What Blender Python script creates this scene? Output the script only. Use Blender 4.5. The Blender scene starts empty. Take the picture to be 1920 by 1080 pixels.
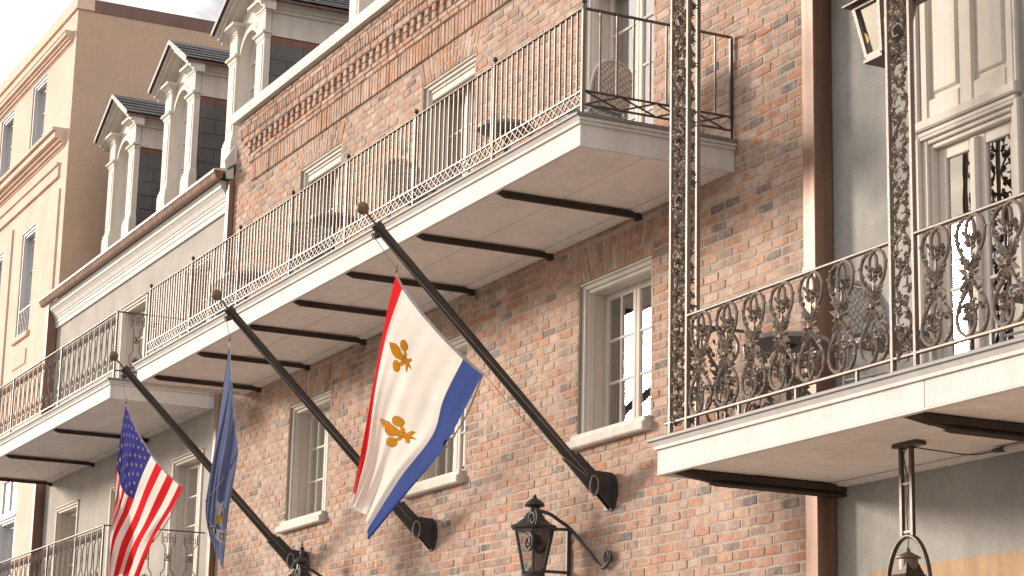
import bpy, math, random
from mathutils import Vector, Matrix

random.seed(7)
PI = math.pi
scene = bpy.context.scene
COL = scene.collection

# ------------------------------------------------------------------ camera
CAM = Vector((11.93, -8.0, 1.6))
RGT = Vector((.44454213, .89547619, .02246512))
UPV = Vector((.19719813, -.12229786, .97270557))
FWD = Vector((-.87378212, .42797853, .23095278))
cam_d = bpy.data.cameras.new('camera')
cam_d.sensor_width = 36.0
cam_d.lens = 4129.68 * 36.0 / 1920.0
cam_d.clip_start = 0.1
cam_d.clip_end = 2000
cam = bpy.data.objects.new('camera', cam_d)
m = Matrix.Identity(4)
for i in range(3):
    m[i][0] = RGT[i]; m[i][1] = UPV[i]; m[i][2] = -FWD[i]; m[i][3] = CAM[i]
cam.matrix_world = m
COL.objects.link(cam)
scene.camera = cam

def project(p):
    """pixel of a world point in the 1920x1080 photo, with depth (used only to choose the largest bricks)"""
    d = Vector(p) - CAM
    z = d.dot(FWD)
    return 960 + 4129.68 * d.dot(RGT) / z, 540 - 4129.68 * d.dot(UPV) / z, z

# ------------------------------------------------------------------ light
SUN_TRAVEL = Vector((1.52, 1.0, -.39)).normalized()
to_sun = -SUN_TRAVEL
elev = math.asin(to_sun.z)
azim = math.atan2(to_sun.x, to_sun.y)            # clockwise from +Y
sun_d = bpy.data.lights.new('sun', 'SUN')
sun_d.energy = 3.1
sun_d.angle = math.radians(10.0)
sun_d.color = (1.0, .865, .745)
sun = bpy.data.objects.new('sun', sun_d)
sun.rotation_euler = SUN_TRAVEL.to_track_quat('-Z', 'Y').to_euler()
sun.location = (-20, -20, 20)
COL.objects.link(sun)

world = bpy.data.worlds.new('World')
scene.world = world
world.use_nodes = True
nt = world.node_tree
nt.nodes.clear()
out = nt.nodes.new('ShaderNodeOutputWorld')
bg = nt.nodes.new('ShaderNodeBackground')
sky = nt.nodes.new('ShaderNodeTexSky')
sky.sky_type = 'NISHITA'
sky.sun_disc = False
sky.sun_elevation = elev
sky.sun_rotation = azim
sky.air_density = 1.0
sky.dust_density = 1.5
tc = nt.nodes.new('ShaderNodeTexCoord')
mp = nt.nodes.new('ShaderNodeMapping')
mp.inputs['Scale'].default_value = (1.0, 1.0, 2.6)
n1 = nt.nodes.new('ShaderNodeTexNoise')
n1.inputs['Scale'].default_value = 9.0
n1.inputs['Detail'].default_value = 8.0
n1.inputs['Roughness'].default_value = .55
n1.inputs['Distortion'].default_value = .6
r1 = nt.nodes.new('ShaderNodeValToRGB')
r1.color_ramp.elements[0].position = .30
r1.color_ramp.elements[0].color = (.68, .68, .68, 1)
r1.color_ramp.elements[1].position = .62
r1.color_ramp.elements[1].color = (1, 1, 1, 1)
cl = nt.nodes.new('ShaderNodeValToRGB')
cl.color_ramp.elements[0].position = .40
cl.color_ramp.elements[0].color = (3.7, 3.45, 3.38, 1)
cl.color_ramp.elements[1].position = .60
cl.color_ramp.elements[1].color = (8.0, 7.45, 7.2, 1)
mx = nt.nodes.new('ShaderNodeMix')
mx.data_type = 'RGBA'
L = nt.links.new
L(tc.outputs['Generated'], mp.inputs['Vector'])
L(mp.outputs['Vector'], n1.inputs['Vector'])
L(n1.outputs['Fac'], r1.inputs['Fac'])
L(n1.outputs['Fac'], cl.inputs['Fac'])
L(r1.outputs['Color'], mx.inputs[0])
L(sky.outputs['Color'], mx.inputs[6])
L(cl.outputs['Color'], mx.inputs[7])
L(mx.outputs[2], bg.inputs['Color'])
bg.inputs['Strength'].default_value = 0.12
L(bg.outputs['Background'], out.inputs['Surface'])

vs = scene.view_settings
vs.view_transform = 'Standard'
vs.look = 'None'
vs.exposure = 0.88
vs.gamma = 1.0
vs.use_curve_mapping = False

# ------------------------------------------------------------------ helpers
ORG = {}

def tag(o, label=None, cat=None, group=None, kind=None):
    if label: o['label'] = label
    if cat: o['category'] = cat
    if group: o['group'] = group
    if kind: o['kind'] = kind
    return o

def thing(name, loc, label, cat, group=None):
    o = bpy.data.objects.new(name, None)
    o.empty_display_size = .2
    COL.objects.link(o)
    o.location = loc
    ORG[o.name] = Vector(loc)
    return tag(o, label, cat, group)

def org(p):
    return ORG[p.name] if p is not None else Vector((0, 0, 0))

class MB:
    def __init__(s):
        s.v = []; s.f = []; s.mi = []; s.att = []
    def add(s, vs_, fs_, mi=0, a=None):
        o = len(s.v)
        s.v.extend([tuple(p) for p in vs_])
        for f in fs_:
            s.f.append(tuple(o + i for i in f)); s.mi.append(mi); s.att.append(a)
        return s
    def box(s, x0, x1, y0, y1, z0, z1, mi=0, a=None):
        if x0 > x1: x0, x1 = x1, x0
        if y0 > y1: y0, y1 = y1, y0
        if z0 > z1: z0, z1 = z1, z0
        return s.add([(x0,y0,z0),(x1,y0,z0),(x1,y1,z0),(x0,y1,z0),(x0,y0,z1),(x1,y0,z1),(x1,y1,z1),(x0,y1,z1)],
                     [(0,3,2,1),(4,5,6,7),(0,1,5,4),(1,2,6,5),(2,3,7,6),(3,0,4,7)], mi, a)
    def bev(s, x0, x1, y0, y1, z0, z1, b=.006, mi=0, a=None):
        """box with chamfered front (-Y) edges"""
        o = [(x0,z0),(x1,z0),(x1,z1),(x0,z1)]
        i = [(x0+b,z0+b),(x1-b,z0+b),(x1-b,z1-b),(x0+b,z1-b)]
        vs_ = [(x,y1,z) for x,z in o] + [(x,y0+b,z) for x,z in o] + [(x,y0,z) for x,z in i]
        fs_ = [(3,2,1,0),(8,9,10,11)]
        for k in range(4):
            n = (k+1) % 4
            fs_ += [(k,n,4+n,4+k),(4+k,4+n,8+n,8+k)]
        return s.add(vs_, fs_, mi, a)
    def ext(s, prof, axis, a0, a1, mi=0):
        """closed profile extruded: axis x -> prof (y,z); y -> prof (x,z); z -> prof (x,y)"""
        n = len(prof)
        def P(u, v, a):
            return (a,u,v) if axis == 'x' else ((u,a,v) if axis == 'y' else (u,v,a))
        vs_ = [P(u,v,a0) for u,v in prof] + [P(u,v,a1) for u,v in prof]
        fs_ = [tuple(range(n)), tuple(range(2*n-1, n-1, -1))]
        for k in range(n):
            j = (k+1) % n
            fs_.append((k, n+k, n+j, j))
        return s.add(vs_, fs_, mi)
    def tube(s, pts, r, n=6, mi=0, cap=True, r2=None, flat=None):
        pts = [Vector(p) for p in pts]
        m_ = len(pts)
        vs_ = []
        up = Vector((0,0,1))
        prev = None
        for i, p in enumerate(pts):
            t = (pts[min(i+1,m_-1)] - pts[max(i-1,0)])
            if t.length < 1e-9: t = Vector((0,0,1))
            t.normalize()
            if prev is None:
                ref = up if abs(t.z) < .95 else Vector((1,0,0))
                a = t.cross(ref).normalized()
            else:
                a = prev - t * prev.dot(t)
                if a.length < 1e-6: a = t.orthogonal()
                a.normalize()
            prev = a
            b = t.cross(a)
            rr = r if r2 is None else r + (r2 - r) * i / max(1, m_-1)
            for k in range(n):
                an = 2*PI*k/n
                vs_.append(p + a*(rr*math.cos(an)) + b*(rr*math.sin(an)))
        fs_ = []
        for i in range(m_-1):
            for k in range(n):
                j = (k+1) % n
                fs_.append((i*n+k, i*n+j, (i+1)*n+j, (i+1)*n+k))
        if cap:
            fs_.append(tuple(range(n-1, -1, -1))); fs_.append(tuple((m_-1)*n + k for k in range(n)))
        return s.add(vs_, fs_, mi)
    def bar(s, a, b, w, h=None, mi=0):
        """square bar from a to b"""
        a = Vector(a); b = Vector(b); h = h or w
        t = (b-a).normalized()
        ref = Vector((0,0,1)) if abs(t.z) < .95 else Vector((0,1,0))
        u = t.cross(ref).normalized() * (w/2); v = u.cross(t).normalized() * (h/2)
        vs_ = [a-u-v, a+u-v, a+u+v, a-u+v, b-u-v, b+u-v, b+u+v, b-u+v]
        return s.add(vs_, [(0,3,2,1),(4,5,6,7),(0,1,5,4),(1,2,6,5),(2,3,7,6),(3,0,4,7)], mi)
    def lathe(s, prof, c, n=16, mi=0, sx=1, sy=1, rot=0):
        """prof [(r,z)] about the vertical through c"""
        vs_ = []; m_ = len(prof)
        for r, z in prof:
            for k in range(n):
                an = 2*PI*k/n + rot
                vs_.append((c[0]+sx*r*math.cos(an), c[1]+sy*r*math.sin(an), c[2]+z))
        fs_ = []
        for i in range(m_-1):
            for k in range(n):
                j = (k+1) % n
                fs_.append((i*n+k, i*n+j, (i+1)*n+j, (i+1)*n+k))
        fs_.append(tuple(range(n-1,-1,-1))); fs_.append(tuple((m_-1)*n+k for k in range(n)))
        return s.add(vs_, fs_, mi)
    def ball(s, c, r, n=10, mi=0):
        h = n//2
        return s.lathe([(max(.001, r*math.sin(PI*i/h)), -r*math.cos(PI*i/h)) for i in range(h+1)], c, n, mi)
    def blob(s, c, d, w, t, mi=0):
        """leaf-like stretched octahedron: centre-line d, half width w, half thickness t"""
        c = Vector(c); d = Vector(d)
        ref = Vector((0,1,0))
        sdir = d.cross(ref)
        if sdir.length < 1e-6: sdir = Vector((1,0,0))
        sdir.normalize()
        k = c + d*.45
        vs_ = [c, k + sdir*w, k + ref*t, k - sdir*w, k - ref*t, c + d]
        return s.add(vs_, [(0,2,1),(0,3,2),(0,4,3),(0,1,4),(5,1,2),(5,2,3),(5,3,4),(5,4,1)], mi)
    def build(s, name, mats, parent=None, smooth=False, local=False, attname=None):
        me = bpy.data.meshes.new(name)
        o_ = Vector((0,0,0)) if local else org(parent)
        me.from_pydata([(p[0]-o_.x, p[1]-o_.y, p[2]-o_.z) for p in s.v], [], s.f)
        if not isinstance(mats, (list, tuple)): mats = [mats]
        for mm in mats: me.materials.append(mm)
        if len(mats) > 1: me.polygons.foreach_set('material_index', s.mi)
        if smooth is True:
            me.polygons.foreach_set('use_smooth', [True]*len(s.f))
        if attname:
            at = me.attributes.new(attname, 'FLOAT', 'FACE')
            at.data.foreach_set('value', [a or 0.0 for a in s.att])
        me.update()
        if isinstance(smooth, (int, float)) and smooth is not True and smooth is not False:
            me.polygons.foreach_set('use_smooth', [True]*len(s.f))
            try: me.set_sharp_from_angle(angle=math.radians(smooth))
            except Exception: pass
        o = bpy.data.objects.new(name, me)
        COL.objects.link(o)
        if parent is not None: o.parent = parent
        ORG[o.name] = Vector(o_)
        return o

def inst(src, parent, loc, rotz=0.0, name=None):
    o = src.copy()
    if name: o.name = name
    COL.objects.link(o)
    o.parent = parent
    o.location = Vector(loc) - org(parent)
    o.rotation_euler = (0, 0, rotz)
    return o

def copy_tree(o, parent=None):
    c = o.copy(); COL.objects.link(c)
    if parent is not None: c.parent = parent
    for ch in list(o.children): copy_tree(ch, c)
    return c

def spline(pts, k=6):
    """Catmull-Rom through points"""
    P = [Vector(p) for p in pts]
    res = []
    for i in range(len(P)-1):
        p0 = P[max(i-1,0)]; p1 = P[i]; p2 = P[i+1]; p3 = P[min(i+2,len(P)-1)]
        for j in range(k):
            t = j/k
            res.append(.5*((2*p1)+(p2-p0)*t+(2*p0-5*p1+4*p2-p3)*t*t+(3*p1-p0-3*p2+p3)*t**3))
    res.append(P[-1])
    return res

# ------------------------------------------------------------------ materials
def newmat(name):
    mt = bpy.data.materials.new(name)
    mt.use_nodes = True
    t = mt.node_tree
    b = t.nodes['Principled BSDF']
    return mt, t, b

def noise(t, scale, detail=6, rough=.6, vec=None, dist=0):
    n = t.nodes.new('ShaderNodeTexNoise')
    n.inputs['Scale'].default_value = scale
    n.inputs['Detail'].default_value = detail
    n.inputs['Roughness'].default_value = rough
    n.inputs['Distortion'].default_value = dist
    if vec is not None: t.links.new(vec, n.inputs['Vector'])
    return n

def ramp(t, stops, fac, interp='LINEAR'):
    r = t.nodes.new('ShaderNodeValToRGB')
    r.color_ramp.interpolation = interp
    e = r.color_ramp.elements
    while len(e) < len(stops): e.new(.5)
    for i, (p, c) in enumerate(stops):
        e[i].position = p
        e[i].color = (c[0], c[1], c[2], 1) if isinstance(c, (tuple, list)) else (c, c, c, 1)
    t.links.new(fac, r.inputs['Fac'])
    return r

def mixc(t, a, b, fac, mode='MIX'):
    x = t.nodes.new('ShaderNodeMix')
    x.data_type = 'RGBA'; x.blend_type = mode
    for sock, val in ((6, a), (7, b)):
        if isinstance(val, bpy.types.NodeSocket): t.links.new(val, x.inputs[sock])
        else: x.inputs[sock].default_value = (val[0], val[1], val[2], 1)
    if isinstance(fac, bpy.types.NodeSocket): t.links.new(fac, x.inputs[0])
    else: x.inputs[0].default_value = fac
    return x.outputs[2]

def worldpos(t, scale=(1,1,1)):
    g = t.nodes.new('ShaderNodeNewGeometry')
    if scale == (1,1,1): return g.outputs['Position']
    mpn = t.nodes.new('ShaderNodeMapping')
    mpn.inputs['Scale'].default_value = scale
    t.links.new(g.outputs['Position'], mpn.inputs['Vector'])
    return mpn.outputs['Vector']

def bump(t, b, h, strength, dist=.01):
    n = t.nodes.new('ShaderNodeBump')
    n.inputs['Strength'].default_value = strength
    n.inputs['Distance'].default_value = dist
    t.links.new(h, n.inputs['Height'])
    t.links.new(n.outputs['Normal'], b.inputs['Normal'])

def paint(name, col, rough=.55, var=.12, streak=.10, bmp=.12, grain=60, metal=0.0, spec=.5):
    """painted or plastered surface with mottling, vertical streaks of dirt and a fine grain"""
    mt, t, b = newmat(name)
    p = worldpos(t)
    a = noise(t, 1.7, 8, .65, p)
    v1 = ramp(t, [(.25, 1-var*1.6), (.75, 1+var*.4)], a.outputs['Fac'])
    c = mixc(t, col, v1.outputs['Color'], 1.0, 'MULTIPLY')
    st = noise(t, 1.0, 5, .6, worldpos(t, (9, 9, .7)))
    v2 = ramp(t, [(.35, 1-streak*2.2), (.62, 1.0)], st.outputs['Fac'])
    c = mixc(t, c, v2.outputs['Color'], 1.0, 'MULTIPLY')
    sp = noise(t, grain, 3, .7, p)
    v3 = ramp(t, [(.3, .93), (.7, 1.05)], sp.outputs['Fac'])
    c = mixc(t, c, v3.outputs['Color'], 1.0, 'MULTIPLY')
    t.links.new(c, b.inputs['Base Color'])
    b.inputs['Roughness'].default_value = rough
    b.inputs['Metallic'].default_value = metal
    b.inputs['Specular IOR Level'].default_value = spec
    bump(t, b, sp.outputs['Fac'], bmp, .006)
    return mt

def brick_mat(name, source):
    mt, t, b = newmat(name)
    if source == 'object':
        r = t.nodes.new('ShaderNodeObjectInfo').outputs['Random']
    else:
        an = t.nodes.new('ShaderNodeAttribute'); an.attribute_name = 'tone'
        r = an.outputs['Fac']
    pal = [(0.0, (0.442, 0.232, 0.145)), (0.09, (0.4, 0.235, 0.165)), (0.18, (0.466, 0.269, 0.177)), (0.28, (0.476, 0.301, 0.217)), (0.38, (0.41, 0.261, 0.191)), (0.47, (0.494, 0.329, 0.242)), (0.56, (0.358, 0.25, 0.198)), (0.64, (0.503, 0.358, 0.275)), (0.72, (0.456, 0.232, 0.138)), (0.79, (0.316, 0.208, 0.159)), (0.86, (0.479, 0.332, 0.254)), (0.93, (0.227, 0.176, 0.15)), (0.958, (0.494, 0.244, 0.147)), (0.978, (0.185, 0.151, 0.132))]
    base = ramp(t, pal, r, 'CONSTANT').outputs['Color']
    p = worldpos(t)
    a = noise(t, 16, 6, .7, p)
    v = ramp(t, [(.28,.62),(.5,1.0),(.75,1.22)], a.outputs['Fac'])
    c = mixc(t, base, v.outputs['Color'], 1.0, 'MULTIPLY')
    # lime bloom and mortar smears
    s = noise(t, 7.5, 7, .72, p, .4)
    sm = ramp(t, [(.49,0.0),(.70,.70)], s.outputs['Fac'])
    c = mixc(t, c, (.55,.47,.395), sm.outputs['Color'])
    # small pits and burnt specks
    g = noise(t, 70, 3, .6, p)
    pit = ramp(t, [(.30,.45),(.40,1.0)], g.outputs['Fac'])
    c = mixc(t, c, pit.outputs['Color'], 1.0, 'MULTIPLY')
    # soot and damp in broad patches
    d = noise(t, .9, 6, .65, p)
    big = noise(t, .55, 4, .6, worldpos(t, (1, 1, .8)))
    wash = ramp(t, [(.50,0.0),(.68,.36)], big.outputs['Fac'])
    c = mixc(t, c, (.58,.46,.365), wash.outputs['Color'])
    dr = noise(t, 1.0, 5, .65, worldpos(t, (6, 6, .45)))
    drm = ramp(t, [(.33,.80),(.55,1.0)], dr.outputs['Fac'])
    c = mixc(t, c, drm.outputs['Color'], 1.0, 'MULTIPLY')
    dm = ramp(t, [(.32,.76),(.62,1.06)], d.outputs['Fac'])
    c = mixc(t, c, dm.outputs['Color'], 1.0, 'MULTIPLY')
    t.links.new(c, b.inputs['Base Color'])
    b.inputs['Roughness'].default_value = .88
    b.inputs['Specular IOR Level'].default_value = .25
    h = mixc(t, a.outputs['Color'], g.outputs['Color'], .4)
    bump(t, b, h, .55, .010)
    return mt

M = {}
M['brick'] = brick_mat('brick_piece', 'object')
M['brick_mass'] = brick_mat('brick_mass', 'attr')
M['mortar'] = paint('mortar', (.50,.425,.36), .95, .20, .10, .6, 45, spec=.2)
M['white'] = paint('white_paint', (.68,.655,.62), .75, .06, .05, .06, spec=.2)
M['cream'] = paint('cream_paint', (.67,.62,.55), .7, .07, .06, .08, spec=.25)
M['beige'] = paint('beige_paint', (.58,.52,.445), .7, .06, .05, .08)
M['sill'] = paint('sill_stone', (.66,.615,.55), .8, .10, .08, .4, 90)
M['soffit'] = paint('soffit_paint', (.86,.80,.765), .7, .08, .05, .05, spec=.2)
M['deck'] = paint('deck_grey', (.20,.19,.185), .6, .12, .05, .1)
M['greystucco'] = paint('grey_green_stucco', (.425,.418,.388), .9, .24, .03, .8, 55, spec=.2)
M['greywall'] = paint('warm_grey_stucco', (.46,.43,.385), .9, .18, .025, .5, 60, spec=.2)
M['peach'] = paint('peach_stucco', (.76,.575,.465), .92, .10, .05, .5, 40, spec=.2)
M['ochre'] = paint('ochre_stucco', (.52,.36,.23), .92, .10, .08, .6, 45, spec=.2)
M['tan'] = paint('tan_stucco', (.58,.42,.305), .92, .08, .015, .5, 30, spec=.2)
M['bluewhite'] = paint('blue_white_paint', (.52,.54,.55), .5, .05, .04, .05)
M['copper'] = paint('brown_copper', (.30,.175,.12), .50, .16, .20, .05, 30, metal=.35, spec=.5)
M['redcopper'] = paint('copper_flashing', (.24,.105,.07), .5, .2, .1, .1, 30, metal=.3)
M['capred'] = paint('brown_coping', (.22,.13,.105), .7, .2, .05, .2, 30)
M['iron'] = paint('dark_iron', (.085,.062,.048), .42, .25, .05, .35, 120, metal=.35, spec=.7)  # dark iron; on the balcony end rails it carries their shade
M['iron_tan'] = paint('sunlit_iron', (.22,.160,.120), .38, .35, .05, .5, 150, metal=.2, spec=.8)  # same railing iron with its sunlit tone put into the colour
def glint_iron(name, dark, light):  # painted highlights and self-shadow: fine noise mixes lit and shaded iron tones
    mt, t, b = newmat(name)
    p = worldpos(t)
    n = noise(t, 85, 4, .65, p)
    n2 = noise(t, 9, 4, .6, p)
    r = ramp(t, [(.38,0.0),(.56,1.0)], n.outputs['Fac'])
    c = mixc(t, dark, light, r.outputs['Color'])
    rr = ramp(t, [(.35,.7),(.65,1.15)], n2.outputs['Fac'])
    c = mixc(t, c, rr.outputs['Color'], 1.0, 'MULTIPLY')
    t.links.new(c, b.inputs['Base Color'])
    b.inputs['Roughness'].default_value = .62
    b.inputs['Specular IOR Level'].default_value = .35
    bump(t, b, n.outputs['Fac'], .5, .006)
    return mt
M['lace'] = glint_iron('glint_cast_iron', (.042,.030,.023), (.33,.26,.20))  # cream glints and dark hollows of the leaves painted as speckle
M['rodiron'] = paint('rod_iron', (.070,.054,.046), .85, .2, .05, .1, spec=.1)
M['black'] = paint('black_paint', (.055,.054,.053), .5, .2, .08, .15, 60, spec=.35)
M['bronze'] = paint('pole_bronze', (.062,.053,.047), .38, .15, .08, .06, 50, metal=.3, spec=.6)
M['finial'] = paint('tarnished_brass', (.23,.165,.095), .6, .25, .05, .25, 40, metal=.3)
M['slate'] = paint('slate', (.135,.130,.132), .6, .30, .06, .4, 25)
M['wicker'] = paint('wicker', (.50,.485,.455), .6, .1, .05, .3, 120)
M['cushion'] = paint('cushion_blue_grey', (.13,.15,.18), .9, .1, .05, .2)
M['tabletop'] = paint('table_stone', (.30,.29,.28), .5, .1, .05, .1)
M['rope'] = paint('rope', (.34,.29,.25), .9, .1, .1, .2)
M['pipe'] = paint('pipe_white', (.60,.57,.53), .5, .08, .1, .05)
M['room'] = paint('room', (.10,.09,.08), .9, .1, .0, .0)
M['street'] = paint('asphalt', (.15,.143,.135), .9, .2, .0, .6, 80)
M['paving'] = paint('paving', (.52,.48,.43), .9, .15, .0, .4, 40)
M['earth'] = paint('ground', (.26,.24,.215), .95, .2, .0, .4, 20)

def glass_mat(name, tint=(.93,.95,.95), rough=.01, refl=1.0):
    mt, t, b = newmat(name)
    t.nodes.remove(b)
    o = t.nodes['Material Output']
    tr = t.nodes.new('ShaderNodeBsdfTransparent'); tr.inputs['Color'].default_value = (*tint, 1)
    gl = t.nodes.new('ShaderNodeBsdfGlossy'); gl.inputs['Roughness'].default_value = rough
    gl.inputs['Color'].default_value = (.95,.95,.95,1)
    fr = t.nodes.new('ShaderNodeFresnel'); fr.inputs['IOR'].default_value = 1.62
    n = noise(t, 2.2, 2, .5, worldpos(t))
    bp = t.nodes.new('ShaderNodeBump'); bp.inputs['Strength'].default_value = .05; bp.inputs['Distance'].default_value = .02
    t.links.new(n.outputs['Fac'], bp.inputs['Height'])
    t.links.new(bp.outputs['Normal'], gl.inputs['Normal'])
    mu = t.nodes.new('ShaderNodeMath'); mu.operation = 'MULTIPLY'; mu.inputs[1].default_value = 4.0*refl
    mu.use_clamp = True
    t.links.new(fr.outputs['Fac'], mu.inputs[0])
    mxs = t.nodes.new('ShaderNodeMixShader')
    t.links.new(mu.outputs[0], mxs.inputs['Fac'])
    t.links.new(tr.outputs[0], mxs.inputs[1]); t.links.new(gl.outputs[0], mxs.inputs[2])
    t.links.new(mxs.outputs[0], o.inputs['Surface'])
    return mt
M['glass'] = glass_mat('window_glass')
M['lampglass'] = glass_mat('lamp_glass', (.86,.84,.80), .06, .8)

def cloth_mat(name, col, transl=.45, rough=.85):
    mt, t, b = newmat(name)
    p = worldpos(t)
    a = noise(t, 3.0, 6, .6, p)
    v = ramp(t, [(.3,.88),(.7,1.06)], a.outputs['Fac'])
    c = mixc(t, col, v.outputs['Color'], 1.0, 'MULTIPLY')
    wv = noise(t, 260, 2, .5, p)
    t.links.new(c, b.inputs['Base Color'])
    b.inputs['Roughness'].default_value = rough
    b.inputs['Specular IOR Level'].default_value = .15
    bump(t, b, wv.outputs['Fac'], .08, .002)
    tl = t.nodes.new('ShaderNodeBsdfTranslucent')
    t.links.new(c, tl.inputs['Color'])
    mxs = t.nodes.new('ShaderNodeMixShader'); mxs.inputs['Fac'].default_value = transl
    t.links.new(b.outputs[0], mxs.inputs[1]); t.links.new(tl.outputs[0], mxs.inputs[2])
    t.links.new(mxs.outputs[0], t.nodes['Material Output'].inputs['Surface'])
    return mt
M['curtain'] = cloth_mat('sheer_curtain', (.68,.68,.67), .2)
M['flag_red'] = cloth_mat('flag_red', (.62,.022,.030))
M['flag_white'] = cloth_mat('flag_white', (.78,.75,.70))
M['flag_blue'] = cloth_mat('flag_blue', (.055,.088,.27))
M['flag_navy'] = cloth_mat('flag_navy', (.045,.045,.21))
M['flag_state'] = cloth_mat('flag_state_blue', (.125,.155,.265))
M['flag_gold'] = cloth_mat('flag_gold', (.92,.56,.08), .65)
M['flag_brown'] = cloth_mat('flag_outline', (.20,.10,.03), .3)
M['flag_dark'] = cloth_mat('flag_dark', (.05,.05,.06), .1)
M['flag_head'] = cloth_mat('flag_heading', (.60,.60,.62), .3)
def flame_mat():
    mt, t, b = newmat('lamp_flame')
    b.inputs['Base Color'].default_value = (.9,.55,.2,1)
    b.inputs['Emission Color'].default_value = (1,.55,.18,1)
    b.inputs['Emission Strength'].default_value = 0.8
    return mt
M['flame'] = flame_mat()

# ================================================================== ground
def sheet(name, x0, x1, y0, y1, z, mat, kind='structure', n=1):
    b = MB()
    b.add([(x0,y0,z),(x1,y0,z),(x1,y1,z),(x0,y1,z)], [(0,1,2,3)])
    return tag(b.build(name, mat), kind=kind)
sheet('ground', -600, 600, -600, 600, -.02, M['earth'])
sheet('street', -200, 200, -12.0, -3.0, 0.0, M['street'])
pv = MB(); pv.box(-200, 200, -3.0, 12, -.01, .13)
tag(pv.build('pavement', M['paving']), kind='structure')

# ================================================================== wall with openings
def wall_mesh(b, x0, x1, z0, z1, ops, yf, depth=.35, mi=0):
    """front skin at y=yf with rectangular openings (xa,xb,za,zb) and their reveals"""
    xs = sorted(set([x0, x1] + [v for o in ops for v in o[:2] if x0 < v < x1]))
    zs = sorted(set([z0, z1] + [v for o in ops for v in o[2:] if z0 < v < z1]))
    for i in range(len(xs)-1):
        for j in range(len(zs)-1):
            cx = (xs[i]+xs[i+1])/2; cz = (zs[j]+zs[j+1])/2
            if any(o[0] < cx < o[1] and o[2] < cz < o[3] for o in ops): continue
            b.add([(xs[i],yf,zs[j]),(xs[i+1],yf,zs[j]),(xs[i+1],yf,zs[j+1]),(xs[i],yf,zs[j+1])], [(0,1,2,3)], mi)
    for xa, xb, za, zb in ops:
        y2 = yf+depth
        b.add([(xa,yf,za),(xa,y2,za),(xa,y2,zb),(xa,yf,zb)], [(0,1,2,3)], mi)
        b.add([(xb,yf,za),(xb,yf,zb),(xb,y2,zb),(xb,y2,za)], [(0,1,2,3)], mi)
        b.add([(xa,yf,zb),(xa,y2,zb),(xb,y2,zb),(xb,yf,zb)], [(0,1,2,3)], mi)
        b.add([(xa,yf,za),(xb,yf,za),(xb,y2,za),(xa,y2,za)], [(0,1,2,3)], mi)

def shell(b, x0, x1, z0, z1, yf, yb, mi=0):
    """sides, back and top of a building body behind its front skin"""
    b.add([(x0,yf,z0),(x0,yf,z1),(x0,yb,z1),(x0,yb,z0)], [(0,1,2,3)], mi)
    b.add([(x1,yf,z0),(x1,yb,z0),(x1,yb,z1),(x1,yf,z1)], [(0,1,2,3)], mi)
    b.add([(x0,yb,z0),(x0,yb,z1),(x1,yb,z1),(x1,yb,z0)], [(0,1,2,3)], mi)
    b.add([(x0,yf,z1),(x1,yf,z1),(x1,yb,z1),(x0,yb,z1)], [(0,1,2,3)], mi)

# ================================================================== casement windows and doors
def curtain_mesh(x0, x1, y, z0, z1, edge=0, amp=.02, n=None):
    b = MB()
    n = n or max(14, int((x1-x0)/.012))
    rows = 10
    ph = random.random()*6
    vs_ = []
    for j in range(rows+1):
        z = z0 + (z1-z0)*j/rows
        for i in range(n+1):
            u = i/n
            x = x0 + (x1-x0)*u
            k = 1 if edge >= 0 else -1
            ruff = .010*math.sin(z*55+ph)*(u if k > 0 else 1-u) if edge else 0
            vs_.append((x+ruff, y + amp*math.sin(u*(x1-x0)*75+ph+.5*math.sin(z*3+ph)), z))
    fs_ = [(j*(n+1)+i, j*(n+1)+i+1, (j+1)*(n+1)+i+1, (j+1)*(n+1)+i) for j in range(rows) for i in range(n)]
    b.add(vs_, fs_)
    return b

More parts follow.
